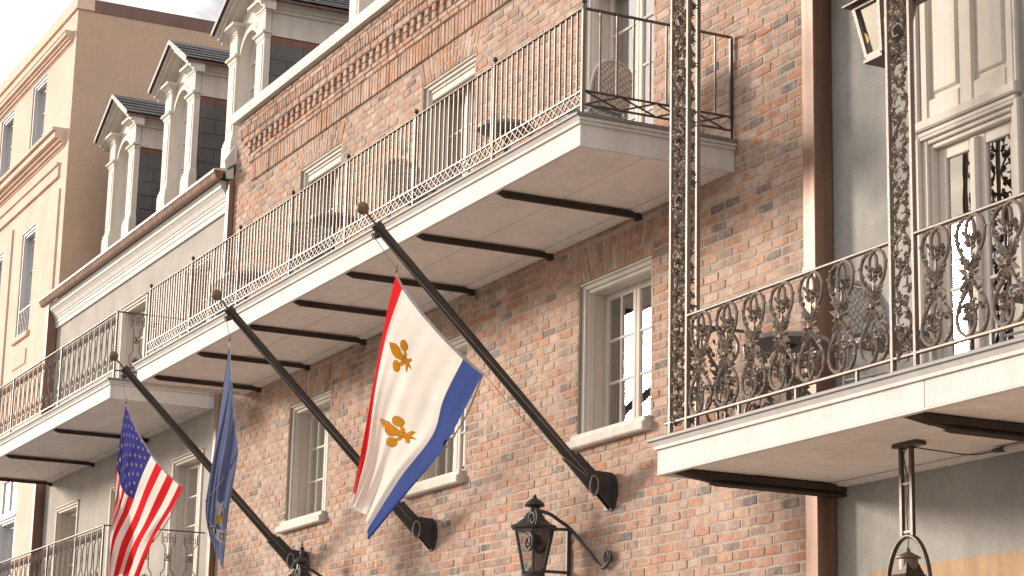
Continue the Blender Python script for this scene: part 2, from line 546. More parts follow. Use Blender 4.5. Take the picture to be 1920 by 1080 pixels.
def casement(parent, name, cx, w, z0, z1, ysash, rows, cols, mat, lining, kick=0.0, casing=.055, ycase=.03, head=2, curt=.96, stile=.05, hood=False):
    """a two-leaf casement: casing > lining, sash, pane, curtain; fills an opening of width w"""
    xa, xb = cx-w/2, cx+w/2
    b = MB()
    # stepped casing: outer band, bead, inner band
    c = casing
    for x0, x1 in ((xa, xa+c), (xb-c, xb)):
        b.bev(x0, x1, ycase, ycase+.06, z0, z1, .006)
    b.bev(xa+c, xb-c, ycase+.002, ycase+.06, z1-c*1.0, z1, .006)
    for x0, x1 in ((xa+c, xa+c+.022), (xb-c-.022, xb-c)):
        b.bev(x0, x1, ycase+.022, ycase+.075, z0, z1-c, .005)
    b.bev(xa+c+.022, xb-c-.022, ycase+.024, ycase+.075, z1-c-.03, z1-c, .005)
    if head > 1:
        b.bev(xa+.004, xb-.004, ycase-.022, ycase, z1-.022, z1-.003, .005)
    win = b.build(name, mat, parent)
    # lining (deep reveal board)
    b = MB()
    t = .018; i0 = xa+c+.022; i1 = xb-c-.022; zt = z1-c-.03
    b.box(i0-t, i0, ycase+.078, ysash+.05, z0, zt); b.box(i1, i1+t, ycase+.078, ysash+.05, z0, zt)
    b.box(i0-t, i1+t, ycase+.078, ysash+.05, zt, zt+t)
    b.build('lining', lining, win)
    # sashes
    mid = cx
    fw = .022
    for k, (s0, s1) in enumerate(((i0, mid-.003), (mid+.003, i1))):
        b = MB()
        g0 = s0+stile; g1 = s1-stile; zb = z0+.03+kick; gz0 = zb+stile*1.1; gz1 = zt-stile
        yb = ysash
        b.bev(s0, g0, yb, yb+.045, z0+.03, zt, .005); b.bev(g1, s1, yb, yb+.045, z0+.03, zt, .005)
        b.bev(g0, g1, yb+.002, yb+.044, gz1, zt, .005); b.bev(g0, g1, yb+.002, yb+.044, zb, gz0, .005)
        if kick > 0:
            b.bev(g0, g1, yb+.002, yb+.044, z0+.03, z0+.09, .005)
            b.box(g0, g1, yb+.02, yb+.03, z0+.09, zb)
        pw = (g1-g0-(cols-1)*fw)/cols; ph = (gz1-gz0-(rows-1)*fw)/rows
        for r in range(1, rows):
            z = gz0+r*ph+(r-1)*fw
            b.bev(g0, g1, yb+.004, yb+.034, z, z+fw, .006)
        for q in range(1, cols):
            x = g0+q*pw+(q-1)*fw
            for r in range(rows):
                z = gz0+r*(ph+fw)
                b.bev(x, x+fw, yb+.005, yb+.033, z, z+ph, .006)
        b.build('sash', mat, win)
        for r in range(rows):
            for q in range(cols):
                x = g0+q*(pw+fw); z = gz0+r*(ph+fw)
                p = MB(); ty = random.uniform(-.0012, .0012); tz = random.uniform(-.0012, .0012)
                y = yb+.018
                e = .004
                p.add([(x-e,y+ty,z-e),(x+pw+e,y-ty,z-e),(x+pw+e,y-ty+tz,z+ph+e),(x-e,y+ty+tz,z+ph+e),
                       (x-e,y+.004+ty,z-e),(x+pw+e,y+.004-ty,z-e),(x+pw+e,y+.004-ty+tz,z+ph+e),(x-e,y+.004+ty+tz,z+ph+e)],
                      [(0,1,2,3),(7,6,5,4),(0,4,5,1),(1,5,6,2),(2,6,7,3),(3,7,4,0)])
                p.build('pane', M['glass'], win)
        # curtain of this leaf
        if curt > 0:
            cw = (s1-s0)*curt
            zc0 = zb + .01
            if k == 0: cb = curtain_mesh(s1-.02-cw-.26, s1-.015, ysash+.075, zc0, zt-.01, -1)
            else: cb = curtain_mesh(s1-cw-.03, s1+.02, ysash+.075, zc0, zt-.01, -1)
            cb.build('curtain', M['curtain'], win, smooth=True)
    b = MB()
    b.bev(xa+c, xb-c, ysash-.03, ysash+.06, z0, z0+.028, .006)
    b.build('threshold' if kick else 'inner_sill', mat, win)
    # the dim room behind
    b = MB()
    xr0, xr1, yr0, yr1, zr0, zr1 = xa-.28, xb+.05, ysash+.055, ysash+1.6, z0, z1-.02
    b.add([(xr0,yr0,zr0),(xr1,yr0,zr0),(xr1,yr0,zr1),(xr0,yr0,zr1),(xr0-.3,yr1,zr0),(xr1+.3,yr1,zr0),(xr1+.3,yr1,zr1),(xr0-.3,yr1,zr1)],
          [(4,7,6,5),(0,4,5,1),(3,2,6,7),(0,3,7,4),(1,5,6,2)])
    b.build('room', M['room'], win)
    return win

# ================================================================== brick building
BX0, BX1 = -11.86, .235
AXES = (-2.61, -5.85, -9.085)
WZ0, WZ1 = 4.45, 5.70
DZ0, DZ1 = 6.27, 8.30
OW = 1.155
brick_b = thing('brick_building', (-5.8, 0, 0), 'tall tan brick building with flat arches, dentil cornice and white coping in the middle', 'building')
ops = [(c-OW/2, c+OW/2, WZ0, WZ1) for c in AXES] + [(c-OW/2, c+OW/2, DZ0, DZ1) for c in AXES]
b = MB()
wall_mesh(b, BX0, BX1, 0, 9.35, ops, .0035, .30)
shell(b, BX0, BX1, 0, 9.35, .0035, 7.0)
brick_wall = b.build('wall', M['mortar'], brick_b)

CH = .0718      # course height
JT = .0115      # joint
def brick_geo(b, q, yf, yb=.012, a=0.0, ch=.005, jit=.0028, rng=random):
    """q: four corners (x,z) anticlockwise seen from the street; ragged outline, chamfer, slightly crowned face"""
    pts = []
    for k in range(4):
        p = q[k]; n = q[(k+1) % 4]
        pts.append((p[0], p[1])); pts.append(((p[0]+n[0])/2, (p[1]+n[1])/2))
    cx = sum(p[0] for p in q)/4; cz = sum(p[1] for p in q)/4
    out_ = []; inn = []
    for k, (x, z) in enumerate(pts):
        jx = rng.uniform(-jit, jit); jz = rng.uniform(-jit, jit)
        r = rng.uniform(.0, .006) if k % 2 == 0 else 0
        dx = cx-x; dz = cz-z; l = math.hypot(dx, dz) or 1
        x1 = x+jx+dx/l*r; z1 = z+jz+dz/l*r
        out_.append((x1, z1))
        sx = max(-1, min(1, dx*100)); sz = max(-1, min(1, dz*100))
        inn.append((x1+sx*ch*rng.uniform(.6,1.6), z1+sz*ch*rng.uniform(.6,1.5)))
    ty = rng.uniform(-.0015, .0015)
    vs_ = [(x,yb,z) for x,z in out_] + [(x,yf+ch+ty,z) for x,z in out_] + [(x,yf+ty+rng.uniform(-.001,.001),z) for x,z in inn]
    vs_.append((cx, yf-.001+ty, cz))
    fs_ = []
    for k in range(8):
        n = (k+1) % 8
        fs_ += [(k,n,8+n,8+k),(8+k,8+n,16+n,16+k),(16+k,16+n,24)]
    b.add(vs_, fs_, 0, a)

# zones taken by flat arches: (left bottom, right bottom, z0, left top, right top, z1)
ARCH = [(c-OW/2, c+OW/2, WZ1, c-OW/2-.13, c+OW/2+.13, 5.985) for c in AXES] + \
       [(c-OW/2, c+OW/2, DZ1, c-OW/2-.13, c+OW/2+.13, 8.555) for c in AXES]
SILLS = [(c-OW/2-.085, c+OW/2+.02, 4.365, 4.475) for c in AXES]
def blocked(z0, z1):
    zc = (z0+z1)/2
    res = []
    for o in ops:
        if o[2]-.02 < zc < o[3]+.0: res.append((o[0], o[1]))
    for a in ARCH:
        if a[2] < zc < a[5]:
            f = (zc-a[2])/(a[5]-a[2])
            res.append((a[0]+(a[3]-a[0])*f, a[1]+(a[4]-a[1])*f))
    for s in SILLS:
        if s[2] < zc < s[3]: res.append((s[0], s[1]))
    return sorted(res)

whole = []      # full bricks that may become individual objects: (cx, cz)
mass = MB()
rng = random.Random(11)
z = 2.35; row = 0
TOPZ = 8.553
while z < TOPZ-.02:
    z0 = z; z1 = min(z+CH, TOPZ)
    blk = blocked(z0, z1)
    spans = []; x = BX0
    for a_, c_ in blk:
        if a_ > x: spans.append((x, a_))
        x = max(x, c_)
    if x < BX1: spans.append((x, BX1))
    L0 = .2015
    off = (row % 2)*L0/2 + rng.uniform(-.012, .012)
    for sa, sb in spans:
        k = math.floor((sa-BX0-off)/L0)
        x = BX0+off+k*L0
        while x < sb:
            xa, xb = max(x, sa), min(x+L0, sb)
            jx = rng.uniform(-.006, .006)
            x += L0
            if xb-xa < .035: continue
            full = (xb-xa) > L0-.001
            zj = rng.uniform(-.002, .002)
            q = [(xa+JT/2, z0+JT/2+zj), (xb-JT/2, z0+JT/2+zj), (xb-JT/2, z1-JT/2+zj), (xa+JT/2, z1-JT/2+zj)]
            if full and not (5.99 < z0 < 6.30):
                whole.append(((xa+xb)/2, (z0+z1)/2+zj, q))
            else:
                brick_geo(mass, q, rng.uniform(-.0025, .0015), a=rng.random(), rng=rng)
    z += CH; row += 1

# the 300 bricks that show largest become objects of their own
def shown(cx, cz):
    px, py, d = project((cx, 0, cz))
    if not (4 < px < 1916 and 4 < py < 1076): return None
    if px > 1222 and 905-.27*(px-1235) > py > 590-.40*(px-1290): return None       # behind the lower right gallery
    if 1245 < px < 1322 and py < 800: return None                                  # behind the iron post
    if cz > 5.95 and cx < -.9: return None                                         # behind the long balcony
    if 945 < px < 1160 and py > 930: return None
    return d
cand = sorted([(shown(a_, c_), i) for i, (a_, c_, q) in enumerate(whole) if shown(a_, c_) is not None])
pick = set(i for d, i in cand[:300])
VAR = []
for k in range(14):
    vb = MB()
    hx = (L0-JT)/2; hz = (CH-JT)/2
    brick_geo(vb, [(-hx,-hz),(hx,-hz),(hx,hz),(-hx,hz)], 0, rng=rng)
    me = bpy.data.meshes.new('brick')
    me.from_pydata(vb.v, [], vb.f); me.materials.append(M['brick']); me.update()
    VAR.append(me)
for i, (a_, c_, q) in enumerate(whole):
    if i in pick:
        o = bpy.data.objects.new('brick', VAR[rng.randrange(14)])
        COL.objects.link(o); o.parent = brick_wall
        o.location = Vector((a_, rng.uniform(-.0025,.0015), c_)) - org(brick_b)
        o.rotation_euler = (0, rng.uniform(-.006,.006), 0)
    else:
        brick_geo(mass, q, rng.uniform(-.0025,.0015), a=rng.random(), rng=rng)

# flat arches
for n_, a in enumerate(ARCH):
    N = 17
    top_n = n_ >= 3
    for k in range(N):
        f0 = k/N; f1 = (k+1)/N
        g = .006
        def P(f, t):
            xb_ = a[0]+(a[1]-a[0])*f; xt = a[3]+(a[4]-a[3])*f
            return (xb_+(xt-xb_)*t, a[2]+(a[5]-a[2])*t)
        cuts = [(0, .66), (.70, 1.0)] if k % 2 == 0 else [(0, .30), (.34, 1.0)]
        if k in (0, N-1): cuts = [(0, 1.0)]
        for t0, t1 in cuts:
            q = [P(f0,t0), P(f1,t0), P(f1,t1), P(f0,t1)]
            cxq = sum(p[0] for p in q)/4
            q = [(x+(g if x < cxq else -g), zz) for x, zz in q]
            q[0] = (q[0][0], q[0][1]+.004); q[1] = (q[1][0], q[1][1]+.004); q[2] = (q[2][0], q[2][1]-.004); q[3] = (q[3][0], q[3][1]-.004)
            brick_geo(mass, q, rng.uniform(-.004,.001), a=rng.random()*.9, rng=rng, jit=.002)
mass_o = mass.build('brick_mass', M['brick_mass'], brick_wall, attname='tone')
tag(mass_o, kind='stuff')

# plain courses left of the corbelled cornice
edge = MB(); z = TOPZ; row = 0
while z < 9.34:
    x = BX0 - (.1 if row % 2 else 0)
    while x < -11.15:
        xa = max(x, BX0); xb = min(x+L0, -11.12); x += L0
        if xb-xa > .03: brick_geo(edge, [(xa+JT/2,z+JT/2),(xb-JT/2,z+JT/2),(xb-JT/2,min(z+CH,9.35)-JT/2),(xa+JT/2,min(z+CH,9.35)-JT/2)], rng.uniform(-.0025,.0015), a=rng.random(), rng=rng)
    z += CH; row += 1
tag(edge.build('edge_bricks', M['brick_mass'], brick_wall, attname='tone'), kind='stuff')
# corbelled cornice of brick
core = MB()
core.box(-11.22, BX1, -.012, .01, 8.56, 8.785)
core.box(-11.30, BX1, -.022, .01, 8.785, 8.895)
core.box(-11.38, BX1, -.008, .01, 8.895, 9.05)
core.box(-11.48, BX1, -.038, .01, 9.05, 9.13)
core.box(-11.58, BX1, -.050, .01, 9.13, 9.35)
cornice = core.build('brick_cornice', M['mortar'], brick_b)
corn = MB()
def run(x0, pitch, z0, z1, yf, yb, gap=.010, jit=.0025):
    x = x0
    while x < BX1-.01:
        p = pitch*rng.uniform(.94, 1.06)
        xe = min(x+p, BX1)
        if xe-x > .02:
            brick_geo(corn, [(x+gap/2,z0),(xe-gap/2,z0),(xe-gap/2,z1),(x+gap/2,z1)], yf+rng.uniform(-.003,.003), yb, rng.random()*.9, rng=rng, jit=jit)
        x += p
run(-11.24, .073, 8.560, 8.782, -.022, 0)
run(-11.31, .2015, 8.790, 8.838, -.034, 0); run(-11.26, .2015, 8.845, 8.893, -.034, 0)
x = -11.36
while x < BX1:
    for zz0, zz1 in ((8.898, 8.970), (8.978, 9.048)):
        brick_geo(corn, [(x,zz0),(x+.092,zz0),(x+.092,zz1),(x,zz1)], -.038+rng.uniform(-.003,.003), 0, rng.random()*.9, rng=rng)
    x += .172
run(-11.49, .2015, 9.056, 9.126, -.050, 0)
run(-11.59, .073, 9.134, 9.232, -.062, 0, .014, .004)
run(-11.60, .2015, 9.238, 9.290, -.060, 0); run(-11.50, .2015, 9.297, 9.347, -.060, 0)
tag(corn.build('cornice_bricks', M['brick_mass'], cornice, attname='tone'), kind='stuff')
b = MB()
b.ext([(-.125,9.352),(-.135,9.40),(-.130,9.472),(.5,9.48),(.5,9.352)], 'x', -11.72, BX1+.02)
b.build('coping', M['white'], brick_b)

# windows with stone sills, french doors above
for c in AXES:
    w_ = casement(brick_b, 'window', c, OW, WZ0+.02, WZ1, .20, 3, 2, M['cream'], M['beige'])
    b = MB()
    b.bev(c-OW/2-.03, c+OW/2-.002, -.045, .24, 4.428, 4.470, .006)
    b.build('sill_board', M['cream'], w_)
    b = MB()
    b.bev(c-OW/2-.085, c+OW/2+.018, -.075, .03, 4.358, 4.427, .010)
    b.build('sill', M['sill'], w_)
for i, c in enumerate(AXES):
    casement(brick_b, 'french_door', c, OW, DZ0+.005, DZ1, .20, 4, 1, M['cream'], M['beige'], kick=.25, head=2, curt=.9)
for c in AXES:
    d_ = MB()
    # stepped head boards
    d_.bev(c-OW/2+.06, c+OW/2-.06, .06, .10, DZ1-.16, DZ1-.09, .008)
    d_.build('door_head', M['cream'], brick_b)

# ================================================================== balconies
def slab(root, x0, x1, zs, yf, rods, left_end=True, right_end=True, rod_w=.046, fascia=.155):
    nb = max(2, int((x1-x0)/2.6)); xa = x0
    for k in range(nb):
        xb = x1 if k == nb-1 else x0+(x1-x0)*(k+1)/nb+random.uniform(-.3,.3)
        j = random.uniform(-.0015,.0015)
        b = MB()
        b.bev(xa+(.0015 if k else 0), xb-(.0015 if k < nb-1 else 0), yf+j, yf+.028, zs+.008, zs+fascia, .002)
        b.build('fascia_board', M['white'], root)
        xa = xb
    b = MB(); b.bev(x0-.003, x1+.003, yf-.004, yf+.028, zs-.004, zs+.0075, .003)
    b.build('fascia_bead', M['white'], root)
    for x, s in ((x0, -1), (x1, 1)):
        b = MB()
        xa, xb = (x, x+.028) if s < 0 else (x-.028, x)
        b.box(xa, xb, yf+.030, -.004, zs+.008, zs+fascia)
        b.box(xa-(.003 if s < 0 else 0), xb+(.003 if s > 0 else 0), yf+.030, -.004, zs-.004, zs+.008)
        b.build('end_fascia', M['white'], root)
    b = MB()
    zt = zs+fascia
    # moulding runs round three sides as two stacked slabs
    b.box(x0-.018, x1+.018, yf-.018, -.003, zt+.000, zt+.022)
    b.ext([(yf-.020,zt+.022),(yf-.040,zt+.046),(yf+.1,zt+.046),(yf+.1,zt+.022)], 'x', x0-.034, x1+.034)
    b.box(x0-.034, x0+.05, yf+.101, -.003, zt+.024, zt+.046); b.box(x1-.05, x1+.034, yf+.101, -.003, zt+.024, zt+.046)
    b.build('moulding', M['white'], root)
    b = MB()
    b.bev(x0-.048, x1+.048, yf-.052, -.002, zt+.047, zt+.070, .004)
    b.build('deck', M['deck'], root)
    # soffit boards with narrow joints, cover strips and a wall trim
    d = -.075-(yf+.03)
    for k, (f0, f1) in enumerate(((0, .46), (.475, 1.0))):
        b = MB(); b.box(x0+.03, x1-.03, yf+.03+d*f0, yf+.03+d*f1, zs+.020+.003*k, zs+.040)
        b.build('soffit_board', M['soffit'], root)
    b = MB()
    b.box(x0+.03, x1-.03, yf+.03+d*.455, yf+.03+d*.48, zs+.024, zs+.038)
    b.build('joint_strip', M['beige'], root)
    b = MB()
    b.box(x0+.03, x1-.03, -.074, -.003, zs+.004, zs+.040)
    b.box(x0+.03, x1-.03, -.105, -.075, zs+.014, zs+.019)
    b.build('wall_trim', M['soffit'], root)
    for xr in rods:
        b = MB()
        b.ext([(yf+.032,zs+.012),(yf+.032,zs-.004),(yf+.10,zs-.030),(0,zs-.030),(0,zs+.012)], 'x', xr-rod_w/2, xr+rod_w/2)
        b.box(xr-rod_w/2-.008, xr+rod_w/2+.008, -.04, -.001, zs-.046, zs-.031)
        b.build('support_rod', M['rodiron'], root)
    return zt+.070

# ---- long balcony on the brick building
AX0, AX1, AZ, AY = -11.128, -.853, 6.047, -1.245
balA = thing('balcony', ((AX0+AX1)/2, 0, AZ), 'long upper balcony with thin straight iron balusters on the brick building', 'balcony')
zdA = slab(balA, AX0, AX1, AZ, AY, (-2.21,-3.67,-5.16,-6.42,-7.64,-9.15,-10.62))
RY = -1.222
RZ0, RZ1, RZ2, RZ3 = zdA, 6.358, 6.458, 7.06
rx0, rx1 = -10.89, -.872
b = MB(); b.bev(rx0-.01, rx1+.014, RY-.014, RY+.014, RZ3-.012, RZ3, .004); b.build('handrail', M['iron_tan'], balA)
b = MB(); b.box(rx0, rx1-.011, RY-.008, RY+.008, RZ2-.012, RZ2); b.build('lattice_rail', M['iron_tan'], balA)
b = MB(); b.box(rx0, rx1-.011, RY-.008, RY+.008, RZ1-.012, RZ1); b.build('lattice_rail', M['iron_tan'], balA)
bm_ = MB(); bm_.box(-.0065, .0065, -.0065, .0065, 0, RZ3-.012-RZ2)
bal0 = None
x = rx1-.0855
posts = [-.872, -2.285, -3.745, -5.2, -6.54, -7.98, -9.44, -10.88]
def add_bal(x, y):
    global bal0
    if bal0 is None:
        bal0 = bm_.build('baluster', M['iron_tan'], balA, local=True)
        bal0.location = Vector((x, y, RZ2)) - org(balA); return
    inst(bal0, balA, (x, y, RZ2))
while x > rx0+.03:
    if min(abs(x-p) for p in posts) > .03: add_bal(x, RY)
    x -= .0855
# end rail (to the wall) has wider spacing
for k in range(1, 9): add_bal(rx1, RY+k*(-RY-.02)/9)
b = MB(); b.box(rx1-.012, rx1+.012, RY+.015, -.02, RZ3-.014, RZ3-.001); b.build('end_handrail', M['iron'], balA)  # end rails darker than the front: their shade is in the colour
for zz in (RZ1, RZ2):
    b = MB(); b.box(rx1-.008, rx1+.008, RY+.012, -.02, zz-.012, zz); b.build('end_lattice_rail', M['iron'], balA)
for p in posts:
    b = MB(); b.box(p-.011, p+.011, RY-.011, RY+.011, RZ0, RZ3-.013); o = b.build('rail_post', M['iron_tan'], balA)
    b = MB(); b.lathe([(.006,RZ3),(.009,RZ3+.012),(.006,RZ3+.02),(.019,RZ3+.032),(.022,RZ3+.044),(.017,RZ3+.056),(.003,RZ3+.064)], (p,RY,0), 8)
    b.build('ball_finial', M['iron'], o, smooth=True)
b = MB(); b.box(rx1-.011, rx1+.011, -.032, -.010, RZ0, RZ3-.015); b.build('rail_post', M['iron'], balA)
# lattice crosses
lx = MB(); pw = .0855*1.05; hh = RZ2-RZ1-.012
for s in (1, -1):
    lx.bar((-pw*.62, .002*s, 0 if s > 0 else hh), (pw*.62, .002*s, hh if s > 0 else 0), .010, .006)
cr0 = lx.build('lattice_cross', M['iron_tan'], balA, local=True)
n_c = int((rx1-rx0)/pw)
for k in range(n_c):
    xx = rx1-.05-k*pw
    if k == 0: cr0.location = Vector((xx, RY, RZ1)) - org(balA)
    else: inst(cr0, balA, (xx, RY, RZ1))
lx = MB(); pw2 = .26
for s in (1, -1): lx.bar((.002*s, -pw2/2, 0 if s > 0 else hh), (.002*s, pw2/2, hh if s > 0 else 0), .006, .012)
ce0 = lx.build('end_lattice_cross', M['iron'], balA, local=True)
for k in range(4):
    yy = RY+.16+k*.285
    if k == 0: ce0.location = Vector((rx1, yy, RZ1)) - org(balA)
    else: inst(ce0, balA, (rx1, yy, RZ1))

# ---- iron lace motif used on the right-hand gallery
def lace_motif(h=.635):
    b = MB()
    H = h/2
    L_ = [(.010,.150),(.028,.210),(.018,.283),(-.036,.314),(-.098,.280),(-.118,.215),(-.100,.150),(-.058,.098),(-.022,.050),(0,0),(.022,-.050),(.058,-.098),(.100,-.150),(.118,-.215),(.098,-.280),(.036,-.314),(-.018,-.283),(-.028,-.210),(-.010,-.150)]
    sc = H/.318
    for s in (1, -1):
        pts = spline([(s*x, .004*s, H+z*sc) for x, z in L_], 4)
        b.tube(pts, .0105, 6)
    r = random.Random(3)
    # leaf rosette at the waist
    for k in range(12):
        an = 2*PI*k/12+.13
        ln = .10 if k % 3 else .07
        b.blob((.012*math.cos(an), -.004, H+.012*math.sin(an)), (ln*math.cos(an), -.008, ln*1.15*math.sin(an)), .018, .018, 1)
    b.ball((0,-.010,H), .018, 6, 1)
    # grapes and leaves in the loops
    for s in (1, -1):
        for k in range(30):
            a_ = r.uniform(.05, PI-.05); rr = r.uniform(.02, .098)
            x = rr*math.cos(a_)*.92; z = s*(.128+rr*math.sin(a_)*1.15)
            an = math.atan2(s*(.8+math.sin(a_)), math.cos(a_))+r.uniform(-.5,.5)
            b.blob((x, r.uniform(-.008,.004), H+z*sc), (.040*math.cos(an), r.uniform(-.02,.004), .040*math.sin(an)), .0105, .014, 1)
        for k in range(6):
            b.ball((r.uniform(-.05,.05), -.008, H+s*sc*r.uniform(.13,.22)), .0105, 6, 1)
        b.tube(spline([(0,0,H+s*.09*sc),(.012*s,-.004,H+s*.15*sc),(-.004,-.004,H+s*.22*sc)],4), .006, 5)
        # small knobs on the rim
        for x, z in ((-.122,.235),(.122,.235),(-.098,.282),(.098,.282),(-.070,.105),(.070,.105)):
            b.ball((x, -.002, H+s*z*sc), .011, 6, 1)
        # curled shoots beside the waist
        for q in (1, -1):
            b.blob((q*.050, 0, H+s*.092*sc), (q*.055, -.004, s*.012), .015, .012, 1)
            b.blob((q*.050, 0, H+s*.092*sc), (q*.040, -.004, -s*.030), .014, .012, 1)
    return b

def vine_panel(w, h, seed):
    """vine climbing between two bars: local x 0..w, z 0..h"""
    b = MB(); r = random.Random(seed)
    per = .40
    n = int(h/per*2)+1
    pts = []
    for k in range(n+1):
        s = 1 if k % 2 else -1
        pts.append((w/2+s*w*.36, 0, min(h, k*per/2)))
    b.tube(spline(pts, 6), .0085, 5)
    for k in range(n):
        s = 1 if k % 2 else -1
        z = k*per/2
        if z > h-.1: break
        # branch curling to the open side, ending in a lobed leaf and a bud
        bx = w/2+s*w*.30
        br = spline([(bx,0,z),(bx-s*w*.25,-.004,z+.05),(bx-s*w*.52,-.006,z+.035),(bx-s*w*.50,-.006,z-.01),(bx-s*w*.30,-.004,z-.012)], 4)
        b.tube(br, .006, 5)
        for cx_, cz_, sz in ((bx-s*w*.55, z+.055, 1.15), (bx-s*w*.10, z-.065, 1.0), (bx-s*w*.45, z-.085, 1.0), (bx-s*w*.2, z+.11, .95), (bx-s*w*.6, z-.03, .9), (bx-s*w*.05, z+.03, .8)):
            if cz_ < .02 or cz_ > h-.05: continue
            base = r.uniform(0, 2*PI)
            for q in range(6):
                an = base+(q-2.5)*.52
                ln = (.058 if q in (2,3) else .044)*sz
                b.blob((cx_-.012*math.cos(base), -.003, cz_-.012*math.sin(base)), (ln*math.cos(an), r.uniform(-.014,.002), ln*math.sin(an)), .0135*sz, .015)
            b.ball((cx_, -.010, cz_), .010, 6)
    return b

# ---- lower gallery on the grey building (right)
GX0, GX1, GZ, GY = .236, 9.0, 3.634, -1.245
balB = thing('balcony', (GX0, 0, GZ), 'gallery with lacy cast-iron railing of vines, grapes and loops, at the right', 'balcony')
zdB = slab(balB, GX0, GX1, GZ, GY, ())
for xr in (.42, 2.77, 5.1):
    b = MB()
    ya = GY+.035
    b.ext([(ya,GZ+.012),(ya,GZ-.004),(ya+.16,GZ-.030),(0,GZ-.030),(0,GZ+.012)], 'x', xr-.05, xr+.05)
    b.ext([(ya+.10,GZ-.024),(ya+.26,GZ-.048),(-.02,GZ-.048),(-.02,GZ-.031),(ya+.16,GZ-.031)], 'x', xr-.028, xr+.028)
    b.ext([(ya+.24,GZ-.049),(ya+.30,GZ-.058),(-.001,GZ-.058),(-.001,GZ-.049)], 'x', xr-.05, xr+.05)
    b.build('support_beam', M['rodiron'], balB)
BY = -1.20
BZ0, BZ1 = 3.945, 4.600
b = MB(); b.bev(.505, 2.615, BY-.013, BY+.013, BZ1-.016, BZ1, .004); b.build('handrail', M['iron_tan'], balB)
b = MB(); b.bev(2.835, 8.9, BY-.013, BY+.013, BZ1-.016, BZ1, .004); b.build('handrail', M['iron_tan'], balB)
b = MB(); b.bev(.25, 8.9, BY-.011, BY+.011, BZ0, BZ0+.018, .004); b.build('bottom_rail', M['iron_tan'], balB)
lm = lace_motif(BZ1-BZ0-.034)
lace0 = lm.build('lace_panel', [M['iron_tan'], M['lace']], balB, smooth=38, local=True)
xs = [.672+.2975*k for k in range(7)] + [3.002+.2915*k for k in range(20)]
for k, xx in enumerate(xs):
    if k == 0: lace0.location = Vector((xx, BY, BZ0+.018)) - org(balB)
    else: inst(lace0, balB, (xx, BY, BZ0+.018))
for yy in (-.83, -.54, -.25):
    inst(lace0, balB, (.315, yy, BZ0+.018), PI/2)
b = MB(); b.box(.302, .328, -1.0, -.02, BZ1-.016, BZ1); b.build('end_handrail', M['iron'], balB)  # shaded side of the railing given as a darker iron
b = MB(); b.box(.304, .326, -1.0, -.02, BZ0, BZ0+.018); b.build('end_bottom_rail', M['iron'], balB)
for xx in (1.11, 1.71, 2.3, 3.44, 4.6):
    b = MB(); b.box(xx-.008, xx+.008, BY-.009, BY+.009, zdB, BZ0); b.build('foot', M['iron_tan'], balB)

def iron_post(label, bars, panels, loc, group=None):
    t_ = thing('iron_post', loc, label, 'post', group)
    for (x, y) in bars:
        b = MB(); b.bev(x-.0125, x+.0125, y-.0125, y+.0125, zdB, 7.45, .003)
        b.build('upright', M['iron_tan'], t_)
    for (x0, y0, x1, y1, sd) in panels:
        w = math.hypot(x1-x0, y1-y0)
        vb = vine_panel(w-.02, 7.40-zdB-.10, sd)
        ax = Vector((x1-x0, y1-y0, 0)).normalized(); nn = Vector((-ax.y, ax.x, 0))
        vb.v = [tuple(Vector((x0, y0, zdB+.08)) + ax*(p[0]+.01) + nn*p[1] + Vector((0,0,p[2]))) for p in vb.v]
        vb.build('vine_panel', M['lace'], t_, smooth=38)
    return t_
iron_post('tall cast-iron corner post of climbing vines in front of the brick wall',
          [(.315,BY),(.515,BY),(.315,BY+.19)], [(.315,BY,.515,BY,5),(.315,BY,.315,BY+.19,6)], (.315,BY,zdB))
iron_post('flat cast-iron vine post standing before the grey stucco wall and lantern',
          [(2.625,BY),(2.825,BY)], [(2.625,BY,2.825,BY,8)], (2.725,BY,zdB))

# ---- ornate railings on the left building
def lyre_motif():
    b = MB(); t = .0062
    for s in (1, -1):
        b.tube([(s*.078,0,.645),(s*.078,0,.535),(s*.036,0,.485),(s*.036,0,.235),(s*.074,0,.185),(s*.080,0,.115),(s*.055,0,.075),(0,0,.066)], t, 4)
        # hooked key at the top
        b.tube([(s*.012,0,.645),(s*.012,0,.545),(s*.058,0,.545),(s*.058,0,.600),(s*.034,0,.600),(s*.034,0,.575)], t, 4)
        b.tube([(s*.045,0,.066),(s*.045,0,.0)], t, 4); b.tube([(s*.020,0,.030),(s*.070,0,.030)], t, 4)
    # square boss in the middle
    b.tube([(-.036,0,.335),(.036,0,.335),(.036,0,.400),(-.036,0,.400),(-.036,0,.335)], t, 4)
    for an in range(4):
        a_ = an*PI/2+PI/4
        b.blob((0,-.003,.3675), (.034*math.cos(a_),0,.034*math.sin(a_)), .013, .008)
    # palmette
    for k in range(7):
        a_ = PI*(k+.5)/7
        b.blob((0,-.003,.105), (.062*math.cos(a_),-.004,.075*math.sin(a_)), .011, .008)
    b.tube([(-.078,0,.075),(.078,0,.075)], t, 4); b.tube([(-.078,0,.048),(.078,0,.048)], t, 4)
    return b
lyre_me = None
